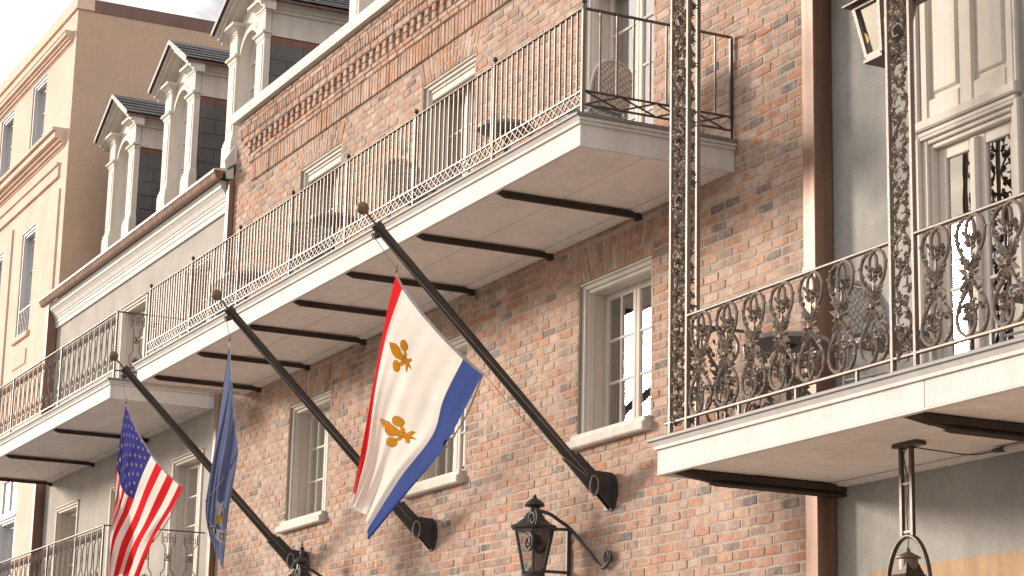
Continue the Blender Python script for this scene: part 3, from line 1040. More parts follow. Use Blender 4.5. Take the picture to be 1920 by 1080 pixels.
def lyre_balcony(root, x0, x1, zs, rods, z_end=None):
    global lyre_me
    zd = slab(root, x0, x1, zs, AY, rods)
    ry = -1.205; xr = x1-.03
    zb, zt = zs+.335, zs+1.02
    b = MB(); b.bev(x0+.05, xr+.012, ry-.013, ry+.013, zt-.014, zt, .004); b.build('handrail', M['iron_tan'], root)
    b = MB(); b.box(x0+.05, xr-.011, ry-.009, ry+.009, zb-.014, zb); b.build('bottom_rail', M['iron_tan'], root)
    b = MB(); b.box(xr-.011, xr+.011, ry+.014, -.02, zt-.014, zt-.001); b.build('end_handrail', M['iron'], root)  # end rails again in the darker, shade-toned iron
    b = MB(); b.box(xr-.009, xr+.009, ry+.014, -.02, zb-.014, zb); b.build('end_bottom_rail', M['iron'], root)
    k = 0
    if lyre_me is None:
        o = lyre_motif().build('lyre_baluster', M['iron_tan'], root, local=True); lyre_me = o.data
        o.location = Vector((xr-.14, ry, zb)) - org(root); k = 1
    def put(x, y, r):
        o = bpy.data.objects.new('lyre_baluster', lyre_me); COL.objects.link(o); o.parent = root
        o.location = Vector((x, y, zb)) - org(root); o.rotation_euler = (0,0,r)
    while xr-.14-k*.236 > x0+.1:
        put(xr-.14-k*.236, ry, 0); k += 1
    for q in range(4): put(xr, ry+.34+q*.26-.10, PI/2)
    for xx in [xr] + [xr-2.4*q for q in range(1, 4)]:
        b = MB(); b.box(xx-.011, xx+.011, ry-.011, ry+.011, zd, zt-.015); b.build('rail_post', M['iron_tan'], root)
    return zd
balC = thing('balcony', (-15.8, 0, 6.055), 'upper balcony with ornate lyre-pattern iron railing on the dormered building', 'balcony')
lyre_balcony(balC, -19.45, -12.163, 6.055, (-14.72,-17.15,-19.36))
balD = thing('balcony', (-15.8, 0, 3.60), 'lower balcony with ornate lyre-pattern iron railing, at the bottom left corner', 'balcony')
lyre_balcony(balD, -19.45, -12.163, 3.60, (-14.72,-17.15,-19.36))

# ================================================================== downspouts
def downspout(label, x0, x1, yf, z0, z1, bands):
    t_ = thing('downspout', ((x0+x1)/2, yf/2, z0), label, 'downspout')
    b = MB(); b.ext([(x0+.006,yf),(x1-.006,yf),(x1,yf+.006),(x1,-.012),(x0,-.012),(x0,yf+.006)], 'z', z0, z1)
    b.build('pipe', M['copper'], t_)
    for z in bands:
        b = MB(); b.ext([(x0-.004,yf-.005),(x1+.004,yf-.005),(x1+.004,-.008),(x0-.004,-.008)], 'z', z, z+.035)
        b.build('collar', M['copper'], t_)
        b = MB(); b.lathe([(.002,-.012),(.010,-.006),(.010,.006),(.002,.012)], (x1+.014,-.02,z+.018), 8); b.build('bolt', M['iron'], t_)
    return t_
downspout('wide square copper downspout between the brick wall and grey stucco wall', .222, .363, -.15, .13, 9.3, (5.06, 2.5, 7.6))
downspout('narrow copper downspout at the left edge of the brick wall, below the gutter end', -11.955, -11.845, -.07, .13, 8.72, (7.9,))
downspout('copper downspout where the peach building meets the dormered building', -19.775, -19.665, -.15, .13, 8.70, (7.2, 4.6))

# ================================================================== grey stucco building (right)
gb = thing('stucco_building', (4.5, 0, 0), 'grey-green stucco building with tall cream panelled doors at the right', 'building')
RDX0, RDX1 = 1.335, 2.235
b = MB()
wall_mesh(b, .236, 9.5, 0, 8.6, [(RDX0, RDX1, 3.875, 6.95), (4.9, 5.9, 3.875, 6.95)], 0.0, .3)
shell(b, .236, 9.5, 0, 8.6, 0.0, 7.0)
b.build('wall', M['greystucco'], gb)
b = MB(); b.box(.70, 9.5, -.006, .01, 0, 3.082); b.build('lower_wall', M['ochre'], gb)
for dx0, dx1 in ((RDX0, RDX1), (4.9, 5.9)):
    c = (dx0+dx1)/2; w = dx1-dx0
    d_ = casement(gb, 'french_door', c, w, 3.875, 5.70, .055, 3, 1, M['cream'], M['cream'], kick=.32, casing=.05, ycase=-.012, curt=.95, stile=.075)
    b = MB()
    b.bev(c-.028, c+.028, .020, .054, 3.91, 5.60, .012); b.build('astragal', M['cream'], d_)
    # lintel with two steps
    b = MB()
    b.bev(dx0-.045, dx1+.045, -.055, .05, 5.735, 5.80, .010)
    b.bev(dx0-.02, dx1+.02, -.030, .05, 5.700, 5.735, .008)
    b.build('lintel', M['cream'], gb)
    # panelled transom above
    b = MB()
    b.box(dx0, dx1, .012, .05, 5.80, 6.95)
    st = [(dx0, dx0+.075), (c-.065, c+.065), (dx1-.075, dx1)]
    for x0, x1 in st: b.bev(x0, x1, -.018, .012, 5.80, 6.95, .012)
    for z0, z1 in ((5.80, 5.93), (6.83, 6.95)):
        b.bev(st[0][1], st[1][0], -.016, .012, z0, z1, .012); b.bev(st[1][1], st[2][0], -.016, .012, z0, z1, .012)
    b.bev(st[0][1]+.035, st[1][0]-.035, -.006, .012, 5.965, 6.795, .012); b.bev(st[1][1]+.035, st[2][0]-.035, -.006, .012, 5.965, 6.795, .012)
    b.build('transom_panel', M['cream'], gb)
    # side casings
    for x0, x1 in ((dx0-.05, dx0), (dx1, dx1+.05)):
        b = MB(); b.bev(x0, x1, -.040, .02, 3.875, 5.70, .010); b.build('door_casing', M['cream'], gb)
        b = MB(); b.bev(x0+.012, x1-.004, -.034, .02, 5.80, 7.0, .010); b.build('transom_casing', M['cream'], gb)
b = MB(); b.box(GX0, 9.0, -1.3, .0, 7.452, 7.62); b.build('gallery_roof', M['white'], gb)

# ================================================================== dormered building (left)
lb = thing('stucco_building', (-15.8, 0, 0), 'warm grey stucco building with copper gutter, below the row of dormers', 'building')
LX0, LX1 = -19.78, -11.862
LAX = (-18.35, -15.65, -13.02)
lops = [(c-.58, c+.58, 3.83, 5.64) for c in LAX] + [(c-.58, c+.58, 6.28, 8.03) for c in LAX[1:]]
b = MB()
wall_mesh(b, LX0, LX1, 0, 8.80, lops, 0.0, .3)
shell(b, LX0, LX1, 0, 8.80, 0.0, 7.0)
b.build('wall', M['greywall'], lb)
for c in LAX: casement(lb, 'french_door', c, 1.16, 3.835, 5.64, .14, 4, 1, M['cream'], M['beige'], kick=.2, head=2, ycase=-.02, curt=.8)
for c in LAX[1:]: casement(lb, 'french_door', c, 1.16, 6.285, 8.03, .14, 4, 1, M['cream'], M['beige'], kick=.2, head=2, ycase=-.02, curt=.8)
b = MB()
b.ext([(0,8.385),(-.030,8.385),(-.030,8.450),(-.040,8.456),(-.040,8.510),(-.052,8.516),(-.052,8.545),(-.062,8.550),(-.085,8.600),(-.118,8.640),(-.130,8.646),(-.130,8.690),(-.15,8.695),(-.15,8.735),(0,8.735)], 'x', -19.66, -11.97)
b.build('cornice', M['white'], lb)
b = MB()
gp = [(-.155,8.815),(-.155,8.745),(-.175,8.722),(-.215,8.722),(-.240,8.745),(-.250,8.785),(-.268,8.80),(-.268,8.822)]
b.ext(gp, 'x', -19.86, -11.86)
b.build('gutter', M['copper'], lb, smooth=40)
b = MB(); b.ext([(-.262,8.823),(-.262,8.838),(-.10,8.865),(-.10,8.823)], 'x', -19.86, -11.86); b.build('drip_edge', M['white'], lb)
b = MB(); b.ext([(-.10,8.866),(-.10,8.835),(4.0,11.70),(4.0,11.74)], 'x', LX0+.01, LX1); b.build('roof', M['slate'], lb)
b = MB(); b.ext([(-.02,8.74),(-.10,8.74),(-.14,8.95),(-.02,9.15)], 'x', -11.90, -11.865); b.build('flashing', M['white'], lb)

# ================================================================== dormers
def frust(b, xa, xb, ya, yb, rings):
    """moulded block: rectangular rings that spread by e on the front and both sides"""
    x0, x1 = min(xa, xb), max(xa, xb)
    vs_ = []
    for z, e in rings: vs_ += [(x0-e,ya-e,z),(x1+e,ya-e,z),(x1+e,yb,z),(x0-e,yb,z)]
    n = len(rings)
    fs_ = [(3,2,1,0), tuple(4*(n-1)+k for k in range(4))]
    for i in range(n-1):
        for k in range(4):
            j = (k+1) % 4
            fs_.append((4*i+k, 4*i+j, 4*i+4+j, 4*i+4+k))
    b.add(vs_, fs_)

def make_dormer(cx, label):
    y0 = .5
    D = thing('dormer', (cx, y0, 9.2), label, 'dormer', 'arched dormers along the roof')
    X = lambda u: cx+u
    hw = .66
    # front wall with arched opening
    b = MB()
    R = .335; zs_ = 10.70; zb = 9.25; zt = 11.20; N = 16
    arc = [(R*math.cos(PI*k/N), zs_+R*math.sin(PI*k/N)) for k in range(N+1)]
    yf = y0+.02
    inner = [(R, zb)] + arc + [(-R, zb)]
    outer = [(hw, zb), (hw, zs_)] + [(max(-hw, min(hw, 1.9*x)), zt if 0 < k < N else zs_) for k, (x, z) in enumerate(arc)][1:-1] + [(-hw, zs_), (-hw, zb)]
    m_ = len(inner)
    vs_ = [(X(x), yf, z) for x, z in inner] + [(X(x), yf, z) for x, z in outer] + [(X(x), yf+.16, z) for x, z in inner]
    fs_ = [(k, k+1, m_+k+1, m_+k) for k in range(m_-1)] + [(k+1, k, 2*m_+k, 2*m_+k+1) for k in range(m_-1)]
    b.add(vs_, fs_)
    b.build('front_wall', M['cream'], D)
    # archivolt
    b = MB()
    for r0, r1, yy in ((R+.01, R+.065, yf-.030), (R+.065, R+.10, yf-.016)):
        for k in range(N):
            a0, a1 = PI*k/N, PI*(k+1)/N
            q = [(r0*math.cos(a0), zs_+r0*math.sin(a0)), (r1*math.cos(a0), zs_+r1*math.sin(a0)), (r1*math.cos(a1), zs_+r1*math.sin(a1)), (r0*math.cos(a1), zs_+r0*math.sin(a1))]
            vs_ = [(X(x), yy, z) for x, z in q] + [(X(x), yf+.01, z) for x, z in q]
            b.add(vs_, [(0,1,2,3),(0,4,5,1),(1,5,6,2),(2,6,7,3),(3,7,4,0)])
    for s in (1, -1):
        b.box(X(s*(R+.01)), X(s*(R+.065)), yf-.03, yf+.01, zb+.3, zs_)
    b.build('archivolt', M['cream'], D)
    # arched sash window
    b = MB()
    r0 = R-.06; yy = yf+.10
    for k in range(N):
        a0, a1 = PI*k/N, PI*(k+1)/N
        q = [(r0*math.cos(a0), zs_+r0*math.sin(a0)), (R*math.cos(a0), zs_+R*math.sin(a0)), (R*math.cos(a1), zs_+R*math.sin(a1)), (r0*math.cos(a1), zs_+r0*math.sin(a1))]
        b.add([(X(x), yy, z) for x, z in q] + [(X(x), yy+.04, z) for x, z in q], [(0,1,2,3),(0,4,5,1),(2,6,7,3),(3,7,4,0)])
    b.box(X(-R), X(-r0), yy, yy+.04, zb+.3, zs_); b.box(X(r0), X(R), yy, yy+.04, zb+.3, zs_)
    b.box(X(-r0), X(r0), yy+.002, yy+.04, zb+.3, zb+.37)
    for z in (10.02, 10.37, 10.70): b.box(X(-r0), X(r0), yy+.006, yy+.034, z-.012, z+.012)
    b.box(X(-.011), X(.011), yy+.008, yy+.032, zb+.37, 10.95)
    win = b.build('arched_window', M['white'], D)
    for s in (1, -1):
        for z0, z1 in ((9.62,10.02),(10.02,10.37),(10.37,10.70)):
            p = MB(); p.box(X(s*.005), X(s*r0), yy+.018, yy+.022, z0, z1); p.build('pane', M['glass'], win)
        p = MB()
        pts = [(s*.005, 10.70)] + [(s*r0*math.cos(PI*k/16), zs_+r0*math.sin(PI*k/16)) for k in range(9)]
        vs_ = [(X(x), yy+.018, z) for x, z in pts] + [(X(x), yy+.022, z) for x, z in pts]
        n = len(pts); p.add(vs_, [tuple(range(n)), tuple(range(2*n-1, n-1, -1))]); p.build('pane', M['glass'], win)
    b = MB(); b.add([(X(-R),yy+.06,zb),(X(R),yy+.06,zb),(X(R),yy+.06,11.1),(X(-R),yy+.06,11.1)], [(0,1,2,3)]); b.build('blind', M['curtain'], win)
    # pilasters with base, impost and capital
    for s in (1, -1):
        b = MB()
        u0, u1 = s*.37, s*hw
        b.bev(min(X(u0),X(u1)), max(X(u0),X(u1)), yf-.06, yf+.02, 9.78, 10.76, .006)
        b.bev(min(X(s*.42),X(s*.61)), max(X(s*.42),X(s*.61)), yf-.068, yf-.05, 9.86, 10.68, .004)
        b.bev(min(X(u0),X(u1)), max(X(u0),X(u1)), yf-.06, yf+.02, 10.84, 11.12, .006)
        pil = b.build('pilaster', M['cream'], D)
        b = MB()
        frust(b, X(.37*s), X(hw*s), yf-.06, yf+.02, ((9.25,.030),(9.68,.030),(9.69,.022),(9.72,.022),(9.76,.006),(9.78,.002)))
        b.build('base', M['cream'], pil)
        b = MB()
        frust(b, X(.37*s), X(hw*s), yf-.06, yf+.02, ((10.758,.004),(10.775,.010),(10.80,.016),(10.815,.040),(10.842,.044)))
        b.build('impost', M['cream'], pil)
        b = MB()
        frust(b, X(.37*s), X(hw*s), yf-.06, yf+.02, ((11.10,.006),(11.125,.008),(11.13,.020),(11.155,.022),(11.17,.045),(11.195,.085),(11.20,.105),(11.235,.110)))
        b.build('capital', M['cream'], pil)
    # gable: tympanum, raking cornices
    zr, ze, he, yfr, yb = 11.70, 11.225, .83, y0-.22, 2.9
    sl = (zr-ze)/he
    b = MB()
    b.ext([(X(-hw),11.20),(X(hw),11.20),(X(hw),11.20+.05),(X(0),zr-.12),(X(-hw),11.25)], 'y', yf, yf+.05)
    b.build('tympanum', M['cream'], D)
    for s in (1, -1):
        b = MB()
        def rk(u, dz): return (X(s*u), zr-sl*u+dz)
        for y_a, d0, d1 in ((yfr+.015, -.075, -.030), (yfr+.055, -.120, -.075), (yfr+.11, -.160, -.120)):
            pr = [rk(.0,d0), rk(he-.03,d0), rk(he-.03,d1), rk(.0,d1)]
            b.ext(pr if s > 0 else pr[::-1], 'y', y_a, yf+.02)
        b.build('raking_cornice', M['cream'], D)
        b = MB(); pr = [rk(-.0,-.032), rk(he+.02,-.032), rk(he+.02,.036), rk(-.0,.036)]
        b.ext(pr if s > 0 else pr[::-1], 'y', yfr-.026, yfr-.011); b.build('verge', M['slate'], D)
        # roof plane under the slates
        b = MB()
        pr = [rk(0,-.03), rk(he,-.03), rk(he,0), rk(0,0)]
        b.ext(pr if s > 0 else pr[::-1], 'y', yfr, yb)
        rf = b.build('roof', M['capred'], D)
        # slates
        rows = 5; ln = math.hypot(he, zr-ze)
        d = Vector((s*he, 0, ze-zr)).normalized(); nn = Vector((s*(zr-ze), 0, he)).normalized()
        for r in range(rows):
            sm = None
            w = .23; y = yfr-.01-(.11 if r % 2 else 0)
            t0 = ln*r/rows-.01; t1 = ln*(r+1)/rows+.03
            if r == rows-1: t1 = ln+.02
            joined = MB()
            while y < (1.75 if s > 0 else yb):
                ya = max(y, yfr-.01); yb2 = y+w-.006
                y += w
                if yb2-ya < .03: continue
                o0 = Vector((X(0), 0, zr))
                lift = random.uniform(0, .006)
                q = []
                for t_, h_ in ((t0, .004), (t1, .020+lift)):
                    for yy_ in (ya, yb2):
                        q.append(o0 + d*t_ + nn*h_ + Vector((0, yy_, 0)))
                q2 = [p + nn*.012 for p in q]
                sb = MB() if s > 0 else joined
                sb.add(q+q2, [(0,1,3,2),(4,6,7,5),(0,4,5,1),(2,3,7,6),(0,2,6,4),(1,5,7,3)])
                if s > 0: sb.build('slate', M['slate'], rf)
            if s < 0: joined.build('slate_course', M['slate'], rf)
    b = MB(); b.ext([(X(-.06),zr-.010),(X(0),zr+.030),(X(.06),zr-.010),(X(0),zr+.006)], 'y', yfr-.012, yb); b.build('ridge_cap', M['slate'], D)
    # cheeks
    for s in (1, -1):
        xo = hw-.02
        b = MB()
        b.box(X(s*(xo-.03)), X(s*xo), yf+.03, yb, 10.80, 11.20)
        b.box(X(s*(xo-.03)), X(s*(xo+.03)), yf+.021, yb, 11.10, 11.14); b.box(X(s*(xo-.03)), X(s*(xo+.055)), yf+.021, yb, 11.14, 11.19)
        b.box(X(s*(xo-.03)), X(s*(xo+.10)), yf+.021, yb, 11.19, 11.222)
        b.box(X(s*(xo-.03)), X(s*(xo+.022)), yf+.021, yb, 10.795, 10.822)
        ck = b.build('cheek_panel', M['cream'], D)
        b = MB(); b.box(X(s*(xo-.03)), X(s*(xo+.006)), yf+.03, yb, 10.70, 10.79); b.build('copper_strip', M['redcopper'], D)
        b = MB(); b.box(X(s*(xo-.05)), X(s*(xo-.012)), yf+.022, yb, 9.2, 10.70); bk = b.build('cheek', M['capred'], D)
        for r in range(7):
            z1 = 10.70-r*.205; z0 = z1-.205
            y = yf+.03-(.21 if r % 2 else 0)
            while y < 2.2:
                ya = max(y, yf+.03); yb2 = y+.43
                y += .43
                if yb2-ya < .04: continue
                t0 = .004+random.uniform(0,.004)
                p = MB()
                xa, xb_ = X(s*(xo-.012)), X(s*(xo+.004))
                p.add([(xa,ya+.003,z0+.003),(xa,yb2-.003,z0+.003),(xa,yb2-.003,z1),(xa,ya+.003,z1),
                       (xb_+s*t0,ya+.003,z0+.003),(xb_+s*t0,yb2-.003,z0+.003),(xb_,yb2-.003,z1),(xb_,ya+.003,z1)],
                      [(0,3,2,1),(4,5,6,7),(0,1,5,4),(1,2,6,5),(2,3,7,6),(3,0,4,7)])
                if s > 0: p.build('wall_slate', M['slate'], bk)
                else:
                    p.build('wall_slate', M['slate'], bk) if r < 1 else None
    return D
d0 = make_dormer(-18.45, 'small arched white dormer farthest from the brick wall, against the peach wall')
for cx, lab in ((-15.75, 'arched white dormer in the middle of the three beside the peach building'),
                (-13.05, 'arched white dormer right next to the brick wall, its roof cut by the picture top'),
                (-8.95, 'dormer behind the white coping of the brick building, mostly above the picture')):
    c_ = copy_tree(d0)
    c_.location = (cx, .5, 9.2)
    c_['label'] = lab

b = MB(); b.ext([(.4,9.30),(.4,9.26),(5.0,12.4),(5.0,12.44)], 'x', BX0+.02, BX1-.02); b.build('roof', M['slate'], brick_b)

# ================================================================== peach building (far left)
pb = thing('stucco_building', (-26, 0, 0), 'peach stucco building with heavy cornices and a blank tan side wall, far left', 'building')
PX0, PX1 = -34.0, -19.78
pc = [-21.89-2.14*k for k in range(5)]
pops = [(c-.44, c+.44, 11.62, 12.925) for c in pc] + [(c-.42, c+.42, 8.70, 10.44) for c in pc] + [(c-.52, c+.52, 3.4, 6.40) for c in pc]
b = MB(); wall_mesh(b, PX0, PX1, 0, 13.45, pops, 0.0, .25)
b.build('front_wall', M['peach'], pb)
b = MB(); b.add([(PX1,.0,0),(PX1,9,0),(PX1,9,13.45),(PX1,.0,13.45)], [(0,1,2,3)]); b.add([(PX0,0,0),(PX0,0,13.45),(PX0,9,13.45),(PX0,9,0)], [(0,1,2,3)])
b.add([(PX0,9,0),(PX0,9,13.45),(PX1,9,13.45),(PX1,9,0)], [(0,1,2,3)])
b.build('side_wall', M['tan'], pb)
b = MB(); b.box(PX0, PX1+.03, -.04, .25, 13.45, 13.475); b.box(PX0, PX1+.015, -.025, .25, 13.475, 13.66); b.build('coping', M['peach'], pb)
b = MB(); b.box(PX1-.25, PX1+.012, .252, 9.0, 13.44, 13.64); b.build('side_coping', M['capred'], pb)
b = MB(); b.box(PX0+.05, PX1-.05, .25, 8.9, 13.40, 13.43); b.build('flat_roof', M['capred'], pb)
def stepcor(name, steps, xe):
    b = MB()
    for z0, z1, y in steps: b.box(PX0, xe-.0+y*.0, -y, .0, z0, z1)
    b.build(name, M['peach'], pb)
stepcor('cornice', ((12.950,12.975,.012),(12.975,13.02,.045),(13.02,13.06,.080),(13.06,13.125,.125),(13.125,13.150,.140)), -19.97)
stepcor('cornice', ((11.30,11.33,.02),(11.33,11.375,.06),(11.375,11.42,.11),(11.42,11.505,.175),(11.505,11.53,.155),(11.53,11.585,.215)), -19.99)
stepcor('string_course', ((10.855,10.885,.045),(10.885,11.05,.030),(11.05,11.095,.060)), -20.2)
xp = -20.05
for k, c in enumerate(pc):
    # raised piers on either side of each lower bay
    x1 = PX1-.28 if k == 0 else c+1.07+.32
    b = MB(); b.box(c+.72, x1-.3 if k else x1, -.030, .0, 2.0, 10.65); b.build('pier', M['peach'], pb)
for c in pc:
    for z0, z1, rows in ((11.62,12.925,3),(8.70,10.44,3)):
        w = .88 if z0 > 11 else .84
        casement(pb, 'window', c, w, z0, z1, .13, rows, 1, M['bluewhite'], M['bluewhite'], casing=.06, ycase=.02, curt=.5)
    b = MB(); b.bev(c-.50, c+.50, -.05, .02, 8.61, 8.70, .01); b.build('sill', M['peach'], pb)
    b = MB(); b.bev(c-.42, c+.42, -.022, .0, 8.18, 8.42, .012); b.build('apron_panel', M['peach'], pb)
    w_ = casement(pb, 'window', c, 1.04, 3.4, 5.82, .13, 3, 1, M['bluewhite'], M['bluewhite'], casing=.06, ycase=.0, curt=.5)
    b = MB(); b.box(c-.52, c+.52, .03, .10, 5.82, 6.40)
    b.bev(c-.52, c-.40, .0, .03, 5.82, 6.40, .01); b.bev(c+.40, c+.52, .0, .03, 5.82, 6.40, .01); b.bev(c-.40, c+.40, .002, .03, 5.82, 5.92, .01); b.bev(c-.06, c+.06, .002, .03, 5.92, 6.40, .01)
    b.build('transom_panel', M['bluewhite'], pb)
    # low guard rail in the tall upper windows
    gr = MB()
    for q in range(8): gr.box(c-.36+q*.10-.006, c-.36+q*.10+.006, .02, .032, 8.72, 9.12)
    gr.box(c-.40, c+.40, .018, .034, 9.12, 9.14); gr.build('guard_rail', M['iron'], pb)

# ================================================================== flag poles
PD = Vector((0, -math.cos(math.radians(43.9)), math.sin(math.radians(43.9))))
def flagpole(px, label):
    t_ = thing('flagpole', (px, 0, 3.97), label, 'flagpole', 'angled flagpoles on the brick wall')
    base = Vector((px, -.12, 3.955)); L0_ = 2.60
    tip = base + PD*L0_
    b = MB(); b.tube([base, base+PD*.45, tip], .048, 14, r2=.036); b.build('pole', M['bronze'], t_, smooth=50)
    b = MB(); b.tube([base+PD*.0, base+PD*.36], .055, 14); b.tube([base+PD*.355, base+PD*.375], .058, 14); b.build('socket', M['black'], t_, smooth=50)
    # wall plate: half-round iron with a gusset box
    b = MB()
    n = 10
    pl = [(px-.10, 4.10), (px-.06, 4.125)]
    arc = [(px-.02+.108*math.sin(PI*k/n), 3.965+.142*math.cos(PI*k/n)) for k in range(n+1)]
    pts = [(px-.11,4.10)] + arc + [(px-.11,3.83)]
    b.add([(x,-.020,z) for x,z in pts]+[(x,.002,z) for x,z in pts], [tuple(range(len(pts)-1,-1,-1))] + [(k,(k+1)%len(pts),len(pts)+(k+1)%len(pts),len(pts)+k) for k in range(len(pts))])
    pl_o = b.build('wall_plate', M['black'], t_)
    for z in (4.05, 3.89):
        b = MB(); b.ball((px+.055,-.022,z), .010, 8); b.build('bolt', M['black'], pl_o)
    b = MB()
    g0 = [(-.02,4.105),(-.02,3.825),(-.36,4.16),(-.32,4.24),(-.17,4.11)]
    for xx in (-.032, .024): b.add([(px+xx,y,z) for y,z in g0]+[(px+xx+.008,y,z) for y,z in g0], [(4,3,2,1,0),(5,6,7,8,9)]+[(k,(k+1)%5,5+(k+1)%5,5+k) for k in range(5)])
    b.build('gusset', M['black'], t_)
    # truck, spindle and ball
    b = MB(); b.tube([tip-PD*.03, tip+PD*.035], .043, 14)
    b.tube([tip-PD*.03+Vector((0,-.01,-.03)), tip-PD*.02+Vector((0,-.055,-.062))], .026, 10)
    b.build('truck', M['bronze'], t_, smooth=50)
    b = MB(); b.tube([tip+PD*.03, tip+PD*.14], .009, 8); b.build('spindle', M['finial'], t_, smooth=50)
    b = MB(); b.ball(tip+PD*.185, .049, 16); b.build('ball', M['finial'], t_, smooth=True)
    return t_, base, tip
FP = {}
for key, px, lab in (('city', -2.59, 'black angled flagpole carrying the white flag, its base right of the others'),
                     ('state', -5.87, 'black angled flagpole carrying the folded dark blue flag, between the other two poles'),
                     ('us', -8.98, 'black angled flagpole carrying the striped flag, leftmost of the three')):
    FP[key] = flagpole(px, lab)

NET = {
 'city': [[(-1.839,5.433),(-1.748,5.299),(-1.534,5.083),(-1.302,4.892),(-1.11,4.76)],[(-1.926,5.049),(-1.872,4.948),(-1.695,4.776),(-1.465,4.562),(-1.246,4.473)],[(-1.998,4.617),(-1.952,4.531),(-1.828,4.367),(-1.549,4.268),(-1.404,4.164)],[(-2.065,4.13),(-2.004,4.039),(-1.926,3.968),(-1.783,3.934),(-1.669,3.828)],[(-2.117,3.779),(-2.097,3.716),(-2.045,3.632),(-1.992,3.56),(-1.972,3.458)]],
 'state': [[(-1.988,5.491),(-1.961,5.259),(-1.927,5.006),(-1.894,4.753),(-1.86,4.558)],[(-2.04,5.041),(-2.003,4.882),(-1.954,4.701),(-1.906,4.521),(-1.871,4.405)],[(-2.088,4.528),(-2.059,4.438),(-2.005,4.329),(-1.947,4.219),(-1.89,4.238)],[(-2.129,4.09),(-2.087,4.003),(-2.026,3.94),(-1.968,3.922),(-1.914,3.962)],[(-2.099,3.889),(-2.066,3.801),(-2.022,3.692),(-1.974,3.596),(-1.933,3.536)]],
 'us': [[(-1.971, 5.423, 0), (-1.859, 5.205, 0), (-1.703, 4.98, 0), (-1.516, 4.784, 0), (-1.333, 4.656, 0)], [(-2.004, 5.111, 0), (-1.933, 4.932, 0), (-1.801, 4.717, 0), (-1.616, 4.537, 0), (-1.424, 4.447, 0)], [(-2.021, 4.637, -0.02), (-1.984, 4.47, 0), (-1.899, 4.391, 0.02), (-1.723, 4.255, 0), (-1.538, 4.253, 0)], [(-1.946, 4.337, -0.1), (-2.024, 4.194, -0.04), (-2.015, 4.074, 0.03), (-1.846, 3.983, 0.02), (-1.614, 4.08, 0)], [(-1.852, 3.904, -0.14), (-1.959, 3.798, -0.08), (-2.039, 3.681, 0.02), (-1.95, 3.603, 0.04), (-1.74, 3.681, 0)]],
}
def cr(p, t):
    n = len(p)-1
    i = min(int(t*n), n-1); f = t*n-i
    p0 = p[max(i-1,0)]; p1 = p[i]; p2 = p[i+1]; p3 = p[min(i+2,n)]
    return tuple(.5*(2*p1[k]+(p2[k]-p0[k])*f+(2*p0[k]-5*p1[k]+4*p2[k]-p3[k])*f*f+(3*p1[k]-p0[k]-3*p2[k]+p3[k])*f**3) for k in range(len(p1)))
def cloth(key, px, folds):
    net = NET[key]
    def S(u, v, off=0.0):
        def raw(u, v):
            rows = [cr(r, u) for r in net]
            q = cr(rows, v)
            y, z = q[0], q[1]
            x = px + (q[2] if len(q) > 2 else 0.0)
            for amp, fu, fv, ph, pw_ in folds: x += amp*(v**pw_)*(1-.75*v*v if key == 'state' else 1)*math.sin(2*PI*(fu*u+fv*v)+ph)
            return Vector((x, y, z))
        p = raw(u, v)
        if off:
            e = .004
            uu = min(max(u, e), 1-e); vv = min(max(v, e), 1-e)
            n = (raw(uu+e, vv)-raw(uu-e, vv)).cross(raw(uu, vv+e)-raw(uu, vv-e))
            if n.length > 1e-12:
                n.normalize()
                if n.x < 0: n = -n
                p = p + n*off
        return p
    return S
def patch(S, u0, u1, v0, v1, nu, nv, off=0.0, b=None):
    b = b or MB()
    vs_ = [S(u0+(u1-u0)*i/nu, v0+(v1-v0)*j/nv, off) for j in range(nv+1) for i in range(nu+1)]
    fs_ = [(j*(nu+1)+i, j*(nu+1)+i+1, (j+1)*(nu+1)+i+1, (j+1)*(nu+1)+i) for j in range(nv) for i in range(nu)]
    b.add(vs_, fs_)
    return b
def fan(S, c, pts, off, b):
    """star-shaped polygon in flag coordinates laid on the cloth, with a middle ring"""
    n = len(pts)
    mid = [((p[0]+c[0])/2, (p[1]+c[1])/2) for p in pts]
    vs_ = [S(*c, off)] + [S(*p, off) for p in mid] + [S(*p, off) for p in pts]
    fs_ = [(0, 1+k, 1+(k+1) % n) for k in range(n)] + [(1+k, 1+n+k, 1+n+(k+1) % n, 1+(k+1) % n) for k in range(n)]
    b.add(vs_, fs_)

